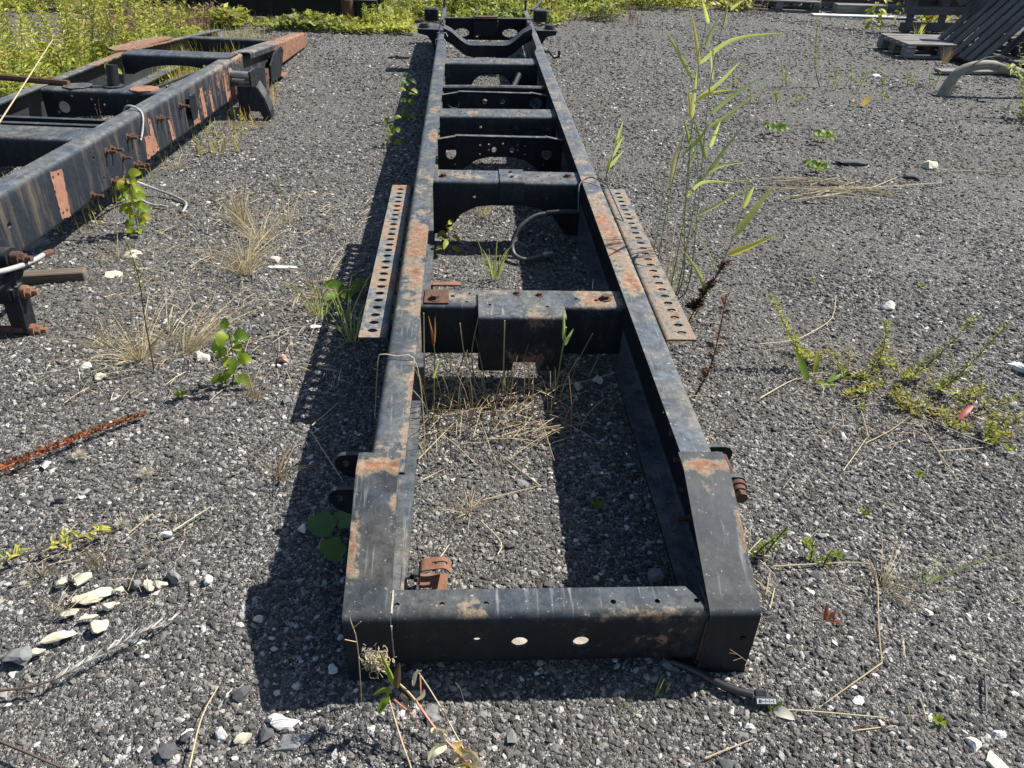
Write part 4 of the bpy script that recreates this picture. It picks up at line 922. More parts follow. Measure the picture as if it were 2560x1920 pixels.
def stem_path(base, h, lean, n=7, wob=.06):
    b = Vector(base); d = Vector((lean[0], lean[1], 0)); a = random.random() * 6.28
    return [b + d * (i / n) ** 1.4 * h + UP * h * (i / n) * (1 - .12 * (lean[0] ** 2 + lean[1] ** 2) * i / n) + Vector((math.cos(a), math.sin(a), 0)) * wob * h * math.sin(3.1 * i / n) * .5 for i in range(n + 1)]
def weed(name, label, cat, base, h, ns, lean, nl, ll, lw, tone=(.5, .18), mat='weed', stem='stem_green', group=None, rad=.05, t0=.2, sr=.003, fol='foliage', paths=None, spread=.9):
    base = (base[0], base[1], 0); t = thing(name, label, cat, base, group=group); ms = MB(); ml = MB()
    for i in range(ns if paths is None else len(paths)):
        if paths is None:
            a = random.random() * 6.28; r = rad * random.random() ** .5
            sp_ = stem_path((base[0] + r * math.cos(a), base[1] + r * math.sin(a), -.01), h * random.uniform(.65, 1.05), (lean * math.cos(a) + random.uniform(-.08, .08), lean * math.sin(a) + random.uniform(-.08, .08)))
        else: sp_ = curve(paths[i], 4)
        if paths is None and ns <= 3: m1 = MB(); m1.tube(sp_, sr, 4, tip=sr * .4); part('stem', m1, M[stem], t)
        else: ms.tube(sp_, sr, 4, tip=sr * .4)
        foliage_into(ml, sp_, nl, ll, lw, tone, t0, spread=spread, clump=.8 if mat == 'drybrown' else 0.)
    if ms.v: part('stems' if paths is None else 'stem', ms, M[stem], t, kind='stuff' if paths is None else None)
    part(fol, ml, M[mat], t, kind='stuff'); return t

# tall shrubs in the weeds left of the propped chassis
gl = 'tall yellow-green shoots behind the left chassis'
for i, (x, y, h, n) in enumerate(((-3.05, 5.35, .50, 9), (-3.35, 5.75, .62, 10), (-3.0, 6.15, .55, 9), (-3.65, 6.2, .75, 11), (-3.2, 6.75, .80, 12), (-3.75, 6.9, .78, 10), (-4.15, 6.3, .72, 10), (-3.0, 7.3, .58, 8), (-4.4, 7.1, .72, 10), (-3.5, 5.1, .5, 8), (-2.75, 7.05, .5, 8), (-4.9, 7.6, .7, 9), (-2.95, 8.15, .45, 7), (-3.45, 7.7, .5, 7))):
    weed('willow_shrub', 'leafy yellow-green upright shoots in the weed patch behind the propped chassis', 'shrub', (x, y), h * 1.3, n + 2, .22, 60, .080, .019, (.74, .14), 'weed', group=gl, rad=.20, t0=.08, sr=.004)
def carpet(name, label, pts, n, ll, lw, hmax, tone, mat='weed', grass=.25, blade_h=.3):
    mb = MB()
    for (x0, x1, y0, y1, w, hm) in pts:
        for i in range(int(n * w)):
            x = random.uniform(x0, x1); y = random.uniform(y0, y1); pn = mnoise.fractal(Vector((x * 1.6, y * 1.6, 7)), 1.0, 2.0, 3)
            if pn < -.28 and random.random() < .8: continue
            tn = max(0, min(1, tone[0] + .55 * mnoise.noise(Vector((x * .9, y * .9, 3)))))
            hl = max(.25, 1 + 1.1 * pn) * hmax * hm * (.35 + .65 * (.5 + .5 * math.sin(2.3 * x + 1.1 * y) * math.sin(1.7 * y - .6 * x)))
            if random.random() < grass:
                h = blade_h * hm * random.uniform(.4, 1.1); a = random.random() * 6.28; l = random.uniform(.05, .35) * h; p = Vector((x, y, -.005)); q = p + Vector((math.cos(a) * l, math.sin(a) * l, h)); sd = Vector((-math.sin(a), math.cos(a), 0)) * random.uniform(.0012, .0035)
                m = p.lerp(q, .55) + UP * h * .10; mb.add([p - sd, p + sd, m + sd * .8, m - sd * .8, q], [(0, 1, 2, 3), (3, 2, 4)], min(1, max(0, random.gauss(tn + .12, tone[1] * .7))))
            else:
                z = hl * random.random() ** .7; a = random.random() * 6.28; s_ = random.uniform(.6, 1.3); s_ *= 1.9 if random.random() < .06 else 1; L_ = ll * s_; p = Vector((x, y, z)); d = Vector((math.cos(a), math.sin(a), random.uniform(-.3, .9))).normalized(); q = p + d * L_
                sd = Matrix.Rotation(random.uniform(-1, 1), 3, d) @ d.cross(UP).normalized(); m = p.lerp(q, .45); w_ = lw * s_ * .5
                mb.add([p, m - sd * w_, q, m + sd * w_], [(0, 1, 2), (0, 2, 3)], min(1, max(0, random.gauss(tn, tone[1] * .6))))
    o = part(name, mb, M[mat]); tag(o, label, None, None, 'stuff'); return o
carpet('undergrowth', 'dense low leafy weeds behind the propped chassis', [(-4.6, -2.80, 4.3, 6.2, .8, .85), (-4.9, -2.75, 6.2, 7.3, .7, .75), (-3.2, -2.6, 7.2, 8.6, .22, .5), (-5.0, -3.9, 3.6, 4.5, .3, .9)], 5200, .070, .040, .26, (.40, .2), grass=.10, blade_h=.36)
carpet('weed_strip', 'belt of mixed yellow-green weeds along the back of the yard', [(-6.5, -3.4, 9.7, 11.5, .7, .9), (-3.4, -2.2, 9.15, 9.68, .16, .42), (-2.2, -.6, 9.0, 9.66, .22, .36), (-1.1, -.6, 9.6, 10.2, .1, .6), (-1.6, 2.0, 10.4, 12.6, .9, .9), (-.6, 1.2, 9.9, 10.8, .2, .4), (1.2, 4.0, 11.5, 13.6, .9, 1.0), (-3.6, -.8, 11.4, 13.5, .9, 1.3), (-.9, 1.6, 12.2, 14.0, .5, 1.5), (3.6, 6, 12.9, 14.3, .4, 1.2)], 10500, .075, .036, .30, (.46, .29), grass=.20, blade_h=.36)
carpet('dry_weed_strip', 'brown dried weeds mixed into the belt at the back', [(-3.4, -1.2, 9.05, 9.66, .6, .5), (-1.0, 2.2, 10.0, 11.4, .7, .7), (-4.0, -2.7, 8.6, 9.6, .9, .8), (3.2, 4.2, 11.4, 12.2, .2, .8)], 4200, .034, .012, .26, (.45, .25), 'drybrown', grass=.2, blade_h=.28)
for i, (x, y, h) in enumerate(((-.55, 10.1, .55), (-.15, 10.4, .6), (-1.75, 9.3, .2), (-2.5, 9.35, .2), (-.95, 9.5, .3), (.9, 11.3, .6), (1.6, 11.6, .55), (2.4, 12.0, .6), (3.3, 12.2, .55), (-4.6, 9.9, .55), (-3.6, 10.3, .55), (.3, 11.6, .6))):
    weed('weed_bush', 'bright leafy weed rising above the belt at the back of the yard', 'shrub', (x, y), h, 7, .35, 40, .07, .022, (.6, .2), 'weed', group='leafy weeds at the back of the yard', rad=.14, t0=.1, sr=.004)
weed('weed_bush', 'low bright spreading weed beside the front tips of the black chassis', 'shrub', (1.95, 10.9), .22, 9, .9, 26, .07, .018, (.72, .12), 'weed', rad=.2, t0=.1)
# grass that has come up inside and under the left chassis
carpet('grass_tufts', 'thin dry grass growing up inside the propped chassis', [(-2.6, -1.8, 6.4, 8.2, 1, 1), (-2.5, -1.8, 3.6, 5.6, .5, .5), (-1.75, -1.45, 4.8, 6.6, .35, .4)], 900, .03, .012, .12, (.72, .2), 'weed', grass=.75, blade_h=.26)

# reeds by the right rail
RD_L = [l for l in REED_LEAVES]
rd = thing('reed', 'tall leafy reed clump rising beside the right slotted angle', 'reed', (.93, 3.06, 0))
for s_ in REED_STEMS:
    a = Vector(s_[0]); base = Vector((a.x * 1.03, a.y + .12, -.02)); mb = MB(); mb.tube(curve([base] + [Vector(p) for p in s_], 4), .0038, 5, tip=.0012); part('stem', mb, M['stem_green'], rd, smooth=60)
tones = [.7, .75, .7, .92, .7, .6, .62, .75, .65, .85, .3, .72, .95, .5, .45, .6, .3, .35, .7, .5, .7, .6, 1.]
for l, tn in zip(REED_LEAVES, tones):
    Ln = (Vector(l[-1]) - Vector(l[0])).length; mb = MB(); mb.blade(l, min(.019, .009 + .05 * Ln), tn - .02 if tn < .9 else tn, (random.uniform(-.5, .5), -1, random.uniform(.1, .7))); part('leaf', mb, M['reed'], rd, smooth=60)
rb = thing('reed', 'short reed with broad bright yellow-green blades beside the dried dock', 'reed', (.985, 2.826, 0))
for k, l in enumerate(REED_B):
    mb = MB()
    if k == 0: mb.tube(curve(l, 4), .0035, 5, tip=.0015); part('stem', mb, M['stem_green'], rb, smooth=60)
    else: mb.blade(l, (.030, .032, .020, .014, .022, .008, .016)[k - 1], (.88, .78, .7, .6, .72, 1., .7)[k - 1], (0, -1, .4)); part('leaf', mb, M['reed'], rb, smooth=60)
rs = thing('reed', 'small green reed standing behind the tall reed clump', 'reed', (.872, 4.575, 0))
for k, l in enumerate(REED_S):
    mb = MB()
    if k == 0: mb.tube(curve(l, 4), .003, 5, tip=.0012); part('stem', mb, M['stem_green'], rs, smooth=60)
    else: mb.blade(l, .022, .5 + .06 * k, (0, -1, .4)); part('leaf', mb, M['reed'], rs, smooth=60)
# new shoots among the dead stalks in front of the second crossmember
t = thing('reed_shoot', 'green reed shoot with two blades before the support plate', 'reed', (.300, 2.13, 0))
mb = MB(); mb.tube(curve([(.300, 2.13, -.01), (.311, 2.12, .088), (.323, 2.11, .298), (.326, 2.10, .367)]), .0028, 5); part('stem', mb, M['stem_green'], t)
for l in ([(.325, 2.12, .306), (.322, 2.13, .36), (.316, 2.142, .412)], [(.328, 2.12, .288), (.342, 2.13, .315), (.358, 2.148, .334)]): mb = MB(); mb.blade(l, .013, .6, (0, -1, .3)); part('leaf', mb, M['reed'], t)
t = thing('reed_shoot', 'red-bladed shoot beside the left rail among dead stalks', 'reed', (-.099, 2.12, 0))
mb = MB(); mb.tube(curve([(-.10, 2.115, -.01), (-.099, 2.12, .11), (-.094, 2.132, .223), (-.097, 2.13, .285)]), .0025, 5); part('stem', mb, M['stem_green'], t)
for l in ([(-.096, 2.12, .281), (-.103, 2.122, .34), (-.112, 2.124, .394)], [(-.096, 2.12, .288), (-.092, 2.126, .34), (-.091, 2.133, .386)]): mb = MB(); mb.blade(l, .009, .5, (0, -1, .3)); part('leaf', mb, M['redleaf'], t)
mb = MB(); mb.blade([(-.101, 2.12, .156), (-.09, 2.11, .2), (-.077, 2.103, .249)], .010, .55, (0, -1, .3)); part('leaf', mb, M['reed'], t)

# dead stalks
def stalk(pts, label, group, r=.0026, tone=.6, mat='straw', name='dry_stalk'):
    mb = MB(); mb.tube(curve(pts, 3), r, 5, tone, tip=r * .6); return tag(part(name, mb, M[mat], smooth=60), label, 'stalk', group)
for l in STALKS: stalk([(l[0][0], l[0][1], -.01)] + l[1:] if len(l) > 1 else l, 'pale dead stalk standing in the tuft between the rails', 'dead stalks standing between the rails', .0032, random.uniform(.5, .95))
for k in range(40):
    x = random.uniform(-.13, .40); y = random.uniform(2.02, 2.24); h = random.uniform(.10, .26); a = random.uniform(-.45, .45); b = random.uniform(-.3, .3)
    stalk([(x, y, -.01), (x + a * h * .3, y + b * h * .3, h * .5), (x + a * h, y + b * h, h)], 'pale dead stalk standing in the tuft between the rails', 'dead stalks standing between the rails', random.uniform(.0012, .0024), random.uniform(.1, .9))
def gx(p): return p[0]
for l in GROUND:
    x, y = l[0][0], l[0][1]
    if -.2 < x < .6 and y < 3: lab, g = 'dry straw lying on the gravel between the black rails', 'straws lying between the rails'
    elif x > 1.7 and y > 3.9: lab, g = 'long pale hay stem lying in the loose heap on open gravel', 'hay stems in the loose heap'
    elif x > .4: lab, g = 'thin bent straw lying on the gravel right of the black chassis', 'straws right of the black chassis'
    else: lab, g = 'thin straw lying on the gravel left of the black chassis', 'straws left of the black chassis'
    stalk(l, lab, g, .0020 if y < 3 else .0042, random.uniform(.5, 1.))
for k in range(14):
    x = random.uniform(1.9, 2.7); y = random.uniform(4.2, 4.55); a = random.uniform(-.35, .3); L_ = random.uniform(.25, .6)
    stalk([(x - L_ * math.cos(a) / 2, y - L_ * math.sin(a) / 2, .012), (x, y, .03 + random.random() * .02), (x + L_ * math.cos(a) / 2, y + L_ * math.sin(a) / 2, .012)], 'long pale hay stem lying in the loose heap on open gravel', 'hay stems in the loose heap', .0036, random.uniform(.5, 1.))
for l, lab in zip(DARK, ('thin dark twig with wilted leaves near the cream stones', 'dark end of the twig with silvery leaves', 'dark twig on the gravel below the silvery twig', 'grey bent stick running away from the mugwort', 'short grey stick curled among the mugwort')):
    stalk(l, lab, None, .0036, .3, 'stem_dark' if lab[0] in 'td' else 'bark', 'twig')
stalk([(-.300, 2.10, .0), (-.262, 1.985, .30), (-.246, 1.966, .345), (-.20, 1.958, .344), (-.150, 1.953, .340), (-.128, 1.93, .22), (-.122, 1.90, .0)], 'bent straw draped across the left rail behind the slotted angle end', None, .0022, .8)
# straw litter: nobody could count it
def litter(label, x0, x1, y0, y1, n, lmin, lmax, z=.02, r=.0014, tone=(.55, .2), mat='straw'):
    mb = MB()
    for i in range(n):
        x = random.uniform(x0, x1); y = random.uniform(y0, y1); a = random.random() * 6.28; L_ = random.uniform(lmin, lmax) * .5; zz = random.uniform(.006, z); d = Vector((math.cos(a) * L_, math.sin(a) * L_, random.uniform(-.15, .15) * L_)); p = Vector((x, y, zz + abs(d.z)))
        mb.tube([p - d, p + Vector((0, 0, L_ * .08)), p + d], r, 3, min(1, max(0, random.gauss(*tone))), cap=False)
    return tag(part('straw_litter', mb, M[mat]), label, None, None, 'stuff')
litter('tangled dead straw on the ground between the rails', -.15, .40, 1.92, 2.33, 170, .04, .22, .05, .0011, (.35, .25))
litter('thin dead straw along the foot of the right rail', .68, .82, 1.3, 2.3, 110, .04, .15, .02)
litter('crumbled brown leaf litter under the feathery weeds', 1.25, 1.98, 1.95, 2.55, 420, .006, .025, .008, .0014, (.4, .3), 'drybrown')
litter('scattered dry straw under the mugwort', 1.2, 1.95, 1.9, 2.6, 170, .02, .09, .015, .0009, (.4, .25))
litter('dry straw scattered near the cream stones', -1.15, -.75, 1.3, 1.65, 90, .015, .06, .012, .0008, (.4, .25))
litter('fine dry straw scattered between the two chassis', -1.5, -.45, 2.2, 4.2, 650, .02, .11, .015, .0010, (.6, .3))
litter('fine dry straw on the open gravel at right', 1.0, 2.6, .9, 1.9, 90, .02, .10, .012, .0008)

def tuft(label, x, y, n, h, lean, tone=(.6, .2), mat='straw', w=.0028, group=None, dirn=None, heads=False):
    mb = MB()
    for i in range(n):
        a = random.random() * 6.28 if dirn is None else random.gauss(*dirn); hh = h * random.uniform(.3, 1.15); l = hh * lean * random.uniform(.1, 1.4); r = .03 * random.random(); p = Vector((x + r * math.cos(a), y + r * math.sin(a), -.01)); q = p + Vector((math.cos(a) * l, math.sin(a) * l, hh * max(.15, 1 - .4 * lean)))
        m = p.lerp(q, .5) + UP * hh * .12; mb.blade([p, m, q], w * random.uniform(.7, 1.3), min(1, max(0, random.gauss(*tone))), sub=3)
        if heads and random.random() < .4:
            for k in range(4): e = q + Vector((random.uniform(-.012, .012), random.uniform(-.012, .012), -.012 * k)); mb.blade([q - UP * .012 * k, e + UP * .006], .003, random.random(), sub=1)
    return tag(part('grass_tuft', mb, M[mat]), label, 'grass', group)
gt = 'bleached grass tufts between the two chassis'; gs = 'bleached dry grass tuft on the gravel between the two chassis'
tuft(gs, -1.207, 2.48, 85, .26, 1.0, group=gt, heads=True); tuft(gs, -1.059, 2.505, 65, .24, 1.2, group=gt, dirn=(.6, .5), heads=True); tuft(gs, -1.117, 3.717, 95, .28, .5, group=gt, dirn=(2.1, .7), heads=True)
tuft(gs, -.989, 3.201, 85, .24, .9, group=gt, heads=True); tuft(gs, -.90, 3.75, 30, .2, .9, group=gt); tuft(gs, -1.02, 3.35, 70, .2, 1.2, group=gt, tone=(.8, .15)); tuft(gs, -1.0, 3.55, 70, .24, .8, group=gt, tone=(.8, .15), heads=True); tuft(gs, -1.15, 2.62, 50, .18, 1.4, group=gt, tone=(.75, .2)); tuft(gs, -1.33, 2.55, 26, .2, 1.3, group=gt, dirn=(2.6, .5)); tuft(gs, -1.55, 4.9, 25, .18, .8, group=gt); tuft(gs, -1.6, 3.35, 22, .16, 1., group=gt)
tuft('brownish seeding grass tuft by the shadow edge left of the black chassis', -.731, 2.23, 30, .14, .4, (.35, .2), heads=True)
tuft('reddish dry tuft on gravel left of the spring lugs', -.573, 1.824, 40, .09, 1.1, (.2, .15))
tuft('small brown upright tuft behind the cream stones', -.964, 1.46, 26, .13, .35, (.25, .2)); tuft('short olive tuft left of the cream stones', -1.099, 1.432, 24, .06, .7, (.5, .2)); tuft('tiny dry tuft beside the cream stones', -1.021, 1.315, 18, .05, 1.)
tuft('green grass tuft in the shadow beside the left slotted angle', -.593, 2.816, 16, .24, .6, (.6, .35), 'reed', .005); tuft('second green grass tuft nearer the left slotted angle', -.50, 2.80, 12, .27, .45, (.6, .35), 'reed', .004); tuft('tall thin grass tuft by the foot of the left slotted angle', -.44, 2.62, 18, .3, .5, (.6, .2), 'reed', .004)
tuft('dry golden tuft between the rails near the end beam', .02, 1.66, 60, .05, 1.4, (.55, .2)); tuft('wiry dry grass tuft on gravel right of the chassis end', 1.123, 1.332, 45, .15, 1.3, (.5, .25), dirn=(.5, .9), heads=True); tuft('thin green wiry grass right of the dry tuft', 1.25, 1.36, 14, .16, 1.2, (.6, .1), 'reed', .003, dirn=(.4, .4))
tuft('small reed-like tuft between the rails behind the brake hose', .14, 3.2, 16, .24, .35, (.55, .15), 'reed', .006); tuft('thin tan dead stems around the tall reed clump', .90, 3.0, 26, .5, .25, (.45, .25), 'straw', .0026); tuft('dry straw-coloured grass at the foot of the dried dock', .86, 2.62, 40, .16, 1.0, (.5, .3)); tuft('olive dry tuft beside the green grass left of the slotted angle', -.62, 2.98, 40, .2, .9, (.55, .3)); tuft('thin dark reed stems by the right rail web', .50, 2.62, 8, .34, .2, (.3, .1), 'straw', .004)
tuft('brown dry weed tuft in front of the flat pallet', 5.15, 8.48, 60, .22, .5, (.25, .2)); tuft('brown dry weeds right of the flat pallet', 5.4, 8.5, 50, .2, .6, (.25, .2)); tuft('yellow-green upright tuft behind the flat pallet', 5.50, 9.8, 30, .22, .3, (.7, .1), 'reed', .012); tuft('dry grass in front of the fallen branch', 5.05, 6.85, 60, .22, .6, (.3, .2))
tuft('dry wispy tuft between the rails beyond the third crossmember', .1, 3.95, 40, .16, .8); tuft('wispy tuft growing under the rust-red rail end', -1.45, 6.1, 30, .14, .9, (.5, .3)); tuft('wispy tuft under the spring hanger', -1.42, 5.5, 40, .12, 1.1, (.4, .25)); tuft('dry wispy grass under the middle of the left rail', -1.72, 4.6, 34, .12, 1.1, (.5, .25))

# saplings: every leaf its own part
def sapling(label, base, top, n, ll, lw, mat='leaf', tone=(.6, .18), stem='stem_dark', t0=.15, group=None, shape='oval', flat=.4):
    b = Vector((base[0], base[1], -.01)); tp_ = Vector(top); t = thing('sapling', label, 'sapling', (b.x, b.y, 0), group=group); sp_ = curve([b, b.lerp(tp_, .5) + Vector((.01, 0, 0)), tp_], 5)
    mb = MB(); mb.tube(sp_, .003, 5, tip=.0015); part('stem', mb, M[stem], t); ga = random.random() * 6
    for i in range(n):
        f = (t0 + (1 - t0) * i / (n - 1)) * (len(sp_) - 1.001); p = sp_[int(f)].lerp(sp_[int(f) + 1], f - int(f)); ga += 2.3; d = Vector((math.cos(ga), math.sin(ga) * .8, random.uniform(-.75, .35))).normalized(); L_ = ll * random.uniform(.75, 1.15)
        a = p + d * L_ * .35; mb = MB(); mb.tube([p, a], .0011, 3); mb.blade([a, a + d * L_ * .5 + UP * .004, a + d * L_ - UP * L_ * .18], lw * random.uniform(.85, 1.1), min(1, max(0, random.gauss(*tone))), (random.uniform(-.5, .5), -flat - random.random() * .6, .6), shape=shape, fold=.12); part('leaf', mb, M[mat], t, smooth=60)
    return t
sapling('small broad-leaved sapling beside the propped chassis and its pale cable', (-1.606, 3.62), (-1.60, 3.62, .29), 30, .050, .042, tone=(.72, .12), stem='stem_green')
sapling('small heart-leaved seedling on gravel left of the black chassis', (-.828, 2.31), (-.805, 2.31, .225), 16, .05, .042, tone=(.55, .2), stem='stem_dark')
sapling('leafy sapling against the far left rail in shade', (-.42, 5.73), (-.40, 5.74, .30), 14, .055, .036, tone=(.55, .25)); sapling('leafy seedling in the rail shadow short of the leafy sapling', (-.48, 5.12), (-.47, 5.12, .18), 10, .05, .034, tone=(.55, .25))
sapling('yellow-leaved seedling between the rails beside the left web', (-.08, 3.50), (-.085, 3.48, .13), 8, .055, .026, tone=(.85, .08), stem='stem_red'); sapling('pinnate yellow-green sapling by the maroon wall', (5.25, 10.5), (5.20, 10.4, .42), 22, .13, .045, tone=(.8, .12)); sapling('small leafy plant before the whitish board', (5.75, 10.9), (5.75, 10.85, .40), 12, .07, .04, tone=(.6, .2))
sapling('leafy sapling growing inside the propped chassis', W2(-.45, 3.25, 0)[:2], W2(-.44, 3.2, .36), 10, .05, .035, tone=(.7, .1))
# slender upright weeds
weed('goldenrod', 'slender green-topped weed standing in the bleached grass tuft', 'weed', (-1.129, 2.397), .5, 1, 0, 60, .036, .006, (.3, .12), 'leaf', 'stem_dark', t0=.55, sr=.0032, paths=[[(-1.129, 2.397, -.01), (-1.115, 2.40, .21), (-1.099, 2.40, .373), (-1.107, 2.40, .50)]], spread=.5)
weed('goldenrod', 'thin pale green weed behind the bleached tufts', 'weed', (-.947, 3.935), .34, 1, .1, 34, .03, .006, (.45, .1), 'leaf', 'stem_green', t0=.4)
gg = 'narrow-leaved weeds on the open gravel at right'; lb = 'narrow-leaved upright weed on the open gravel before the pallets'
weed('goldenrod', 'tallest narrow-leaved weed on the open gravel before the pallets', 'weed', (3.253, 7.165), .5, 1, 0, 110, .045, .007, (.5, .12), 'leaf', 'stem_dark', t0=.25, sr=.005, paths=[[(3.253, 7.165, -.01), (3.17, 7.17, .15), (3.12, 7.18, .35), (3.10, 7.2, .56)]], spread=.4)
for x, y, h in ((3.341, 7.107, .28), (3.555, 7.131, .22), (2.934, 7.128, .22), (2.664, 6.592, .12), (2.814, 6.548, .12), (3.640, 6.692, .12), (4.164, 7.269, .14), (4.446, 7.372, .15), (2.381, 6.933, .30), (2.437, 6.568, .18), (3.875, 7.306, .12), (3.45, 7.2, .18)):
    weed('goldenrod', lb, 'weed', (x, y), h, 3 if h > .2 else 2, .3, 22, .04, .009, (.55, .25), 'leaf', 'stem_dark', gg, t0=.2, sr=.0025, spread=.5)
# mugwort and dandelion at right
gm = 'feathery weed stems leaning over the gravel at right'
for pth in MUG: weed('mugwort', 'feathery green weed stem leaning over the gravel right of the chassis', 'weed', pth[0], .3, 1, 0, int(30 + 170 * (Vector(pth[-1]) - Vector(pth[0])).length), .042, .011, (.62, .2), 'weed', 'stem_dark', gm, t0=.22, sr=.0025, paths=[pth], spread=.8)
weed('mugwort', 'yellowing feathery weed sprawling at the foot of the leaning stems', 'weed', (1.66, 2.16), .07, 9, 1.3, 12, .035, .008, (.9, .12), 'weed', 'stem_dark', rad=.05)
for x, y, h in ((1.50, 2.40, .10), (1.58, 2.28, .09), (1.70, 2.38, .13), (1.82, 2.26, .12), (1.62, 2.12, .08), (1.76, 2.10, .09), (1.44, 2.30, .07), (1.92, 2.2, .1), (1.34, 2.50, .1), (1.88, 2.05, .08)):
    weed('mugwort', 'low half-dry feathery weed in the patch under the leaning stems', 'weed', (x, y), h, 5, .8, 16, .032, .010, (.66, .28), 'weed', 'stem_dark', 'low weeds in the right-hand patch', rad=.06, t0=.15, sr=.0018)
def rosette(name, label, base, leaves, mat, cat='weed', group=None):
    t = thing(name, label, cat, (base[0], base[1], 0), group=group)
    for l, w_, tn in leaves: mb = MB(); mb.blade(l, w_, tn, (random.uniform(-.2, .2), -.5, .8), shape='oval', fold=.15); part('leaf', mb, M[mat], t, smooth=60)
    return t
rosette('dandelion', 'dandelion with one broad upright green leaf by the leaning weeds', (1.31, 2.35), [([(1.305, 2.342, 0), (1.28, 2.37, .05), (1.252, 2.40, .10)], .034, .45), ([(1.342, 2.375, 0), (1.35, 2.40, .04), (1.36, 2.435, .082)], .020, .92), ([(1.377, 2.334, .004), (1.43, 2.36, .02), (1.482, 2.394, .014)], .028, .5), ([(1.32, 2.33, .004), (1.335, 2.30, .02), (1.34, 2.27, .01)], .022, .7)], 'leaf')
rosette('dock_seedling', 'small plant with one dark red upright leaf on the gravel', (.930, 1.239), [([(.930, 1.239, 0), (.928, 1.245, .025), (.925, 1.25, .055)], .016, .1), ([(.932, 1.238, .004), (.945, 1.24, .02), (.955, 1.245, .03)], .013, .6), ([(.935, 1.235, .004), (.955, 1.225, .01), (.972, 1.222, .006)], .010, .9)], 'redleaf')
rosette('fallen_leaf', 'single curled red-brown leaf by the sprawling weed', (1.79, 2.1), [([(1.753, 2.084, .012), (1.79, 2.11, .03), (1.837, 2.144, .034)], .022, .5)], 'redleaf', 'leaf')
rosette('fallen_leaf', 'pale yellow leaf on the gravel by the buckle of the black strap', (.727, .975), [([(.708, .985, .010), (.727, .975, .016), (.748, .962, .010)], .026, .9)], 'fluff', 'leaf')
rosette('seedling', 'two-leaved green seedling beside the pale yellow leaf', (.705, .985), [([(.702, .985, 0), (.716, .990, .02), (.726, .994, .03)], .013, .55), ([(.702, .985, 0), (.697, .99, .02), (.692, .996, .028)], .009, .5)], 'leaf')
gsd = 'tiny seedlings dotted over the gravel at right'
for x, y in ((1.372, 2.293), (1.442, 2.262), (1.567, 2.302), (1.432, 2.155), (1.459, 1.789), (1.843, 1.921), (1.647, 3.176), (2.154, 3.139), (1.08, .946), (1.20, 1.62), (1.05, 1.45), (1.79, 1.95), (.98, 1.5)):
    lv = []
    for k in range(6): a = k * 1.05 + random.random(); r = random.uniform(.012, .024); lv.append(([(x, y, .004), (x + r * .6 * math.cos(a), y + r * .6 * math.sin(a), .016), (x + r * math.cos(a), y + r * math.sin(a), .02)], .009, random.uniform(.5, .8)))
    rosette('seedling', 'tiny green seedling rosette on the gravel right of the chassis', (x, y), lv, 'leaf', 'seedling', gsd)
for x, y, lab in ((-.980, 2.219, 'tiny pale green sprout left of the heart-leaved seedling'), (.40, 1.66, 'tiny green sprout in the shade of the right rail')):
    lv = []
    for k in range(7): a = k * .9 + random.random(); r = random.uniform(.015, .032); lv.append(([(x, y, .004), (x + r * .6 * math.cos(a), y + r * .6 * math.sin(a), .018), (x + r * math.cos(a), y + r * math.sin(a), .024)], .010, random.uniform(.5, .8)))
    rosette('seedling', lab, (x, y), lv, 'leaf', 'seedling')
weed('mugwort', 'small upright leafy weed at the outer side of the chassis end', 'weed', (.80, 1.47), .12, 2, .3, 20, .03, .011, (.45, .2), 'leaf', 'stem_dark', t0=.25)
weed('mugwort', 'small pale leafy weed beside the upright one at the chassis end', 'weed', (.97, 1.40), .08, 2, .3, 16, .026, .010, (.6, .2), 'leaf', 'stem_dark', t0=.2)
for x, y, lab in ((2.28, 5.62, 'low round-leaved weed on the open gravel, first of two'), (2.58, 5.46, 'low round-leaved weed shading a dark clod'), (2.27, 4.75, 'low lobed green weed behind the hay heap')):
    lv = []
    for k in range(8): a = k * .8 + random.random() * .5; r = random.uniform(.05, .12); lv.append(([(x + r * .4 * math.cos(a), y + r * .4 * math.sin(a), .03), (x + r * .75 * math.cos(a), y + r * .75 * math.sin(a), .055), (x + r * 1.1 * math.cos(a), y + r * 1.1 * math.sin(a), .04)], .05, random.uniform(.1, .6)))
    rosette('coltsfoot', lab, (x, y), lv, 'leaf')
rosette('seedling', 'pair of orange leaves on the open gravel', (3.34, 6.52), [([(3.36, 6.51, .0), (3.38, 6.50, .05), (3.40, 6.50, .09)], .05, .3), ([(3.30, 6.53, .0), (3.29, 6.53, .03), (3.27, 6.53, .04)], .04, .2)], 'yellowleaf')
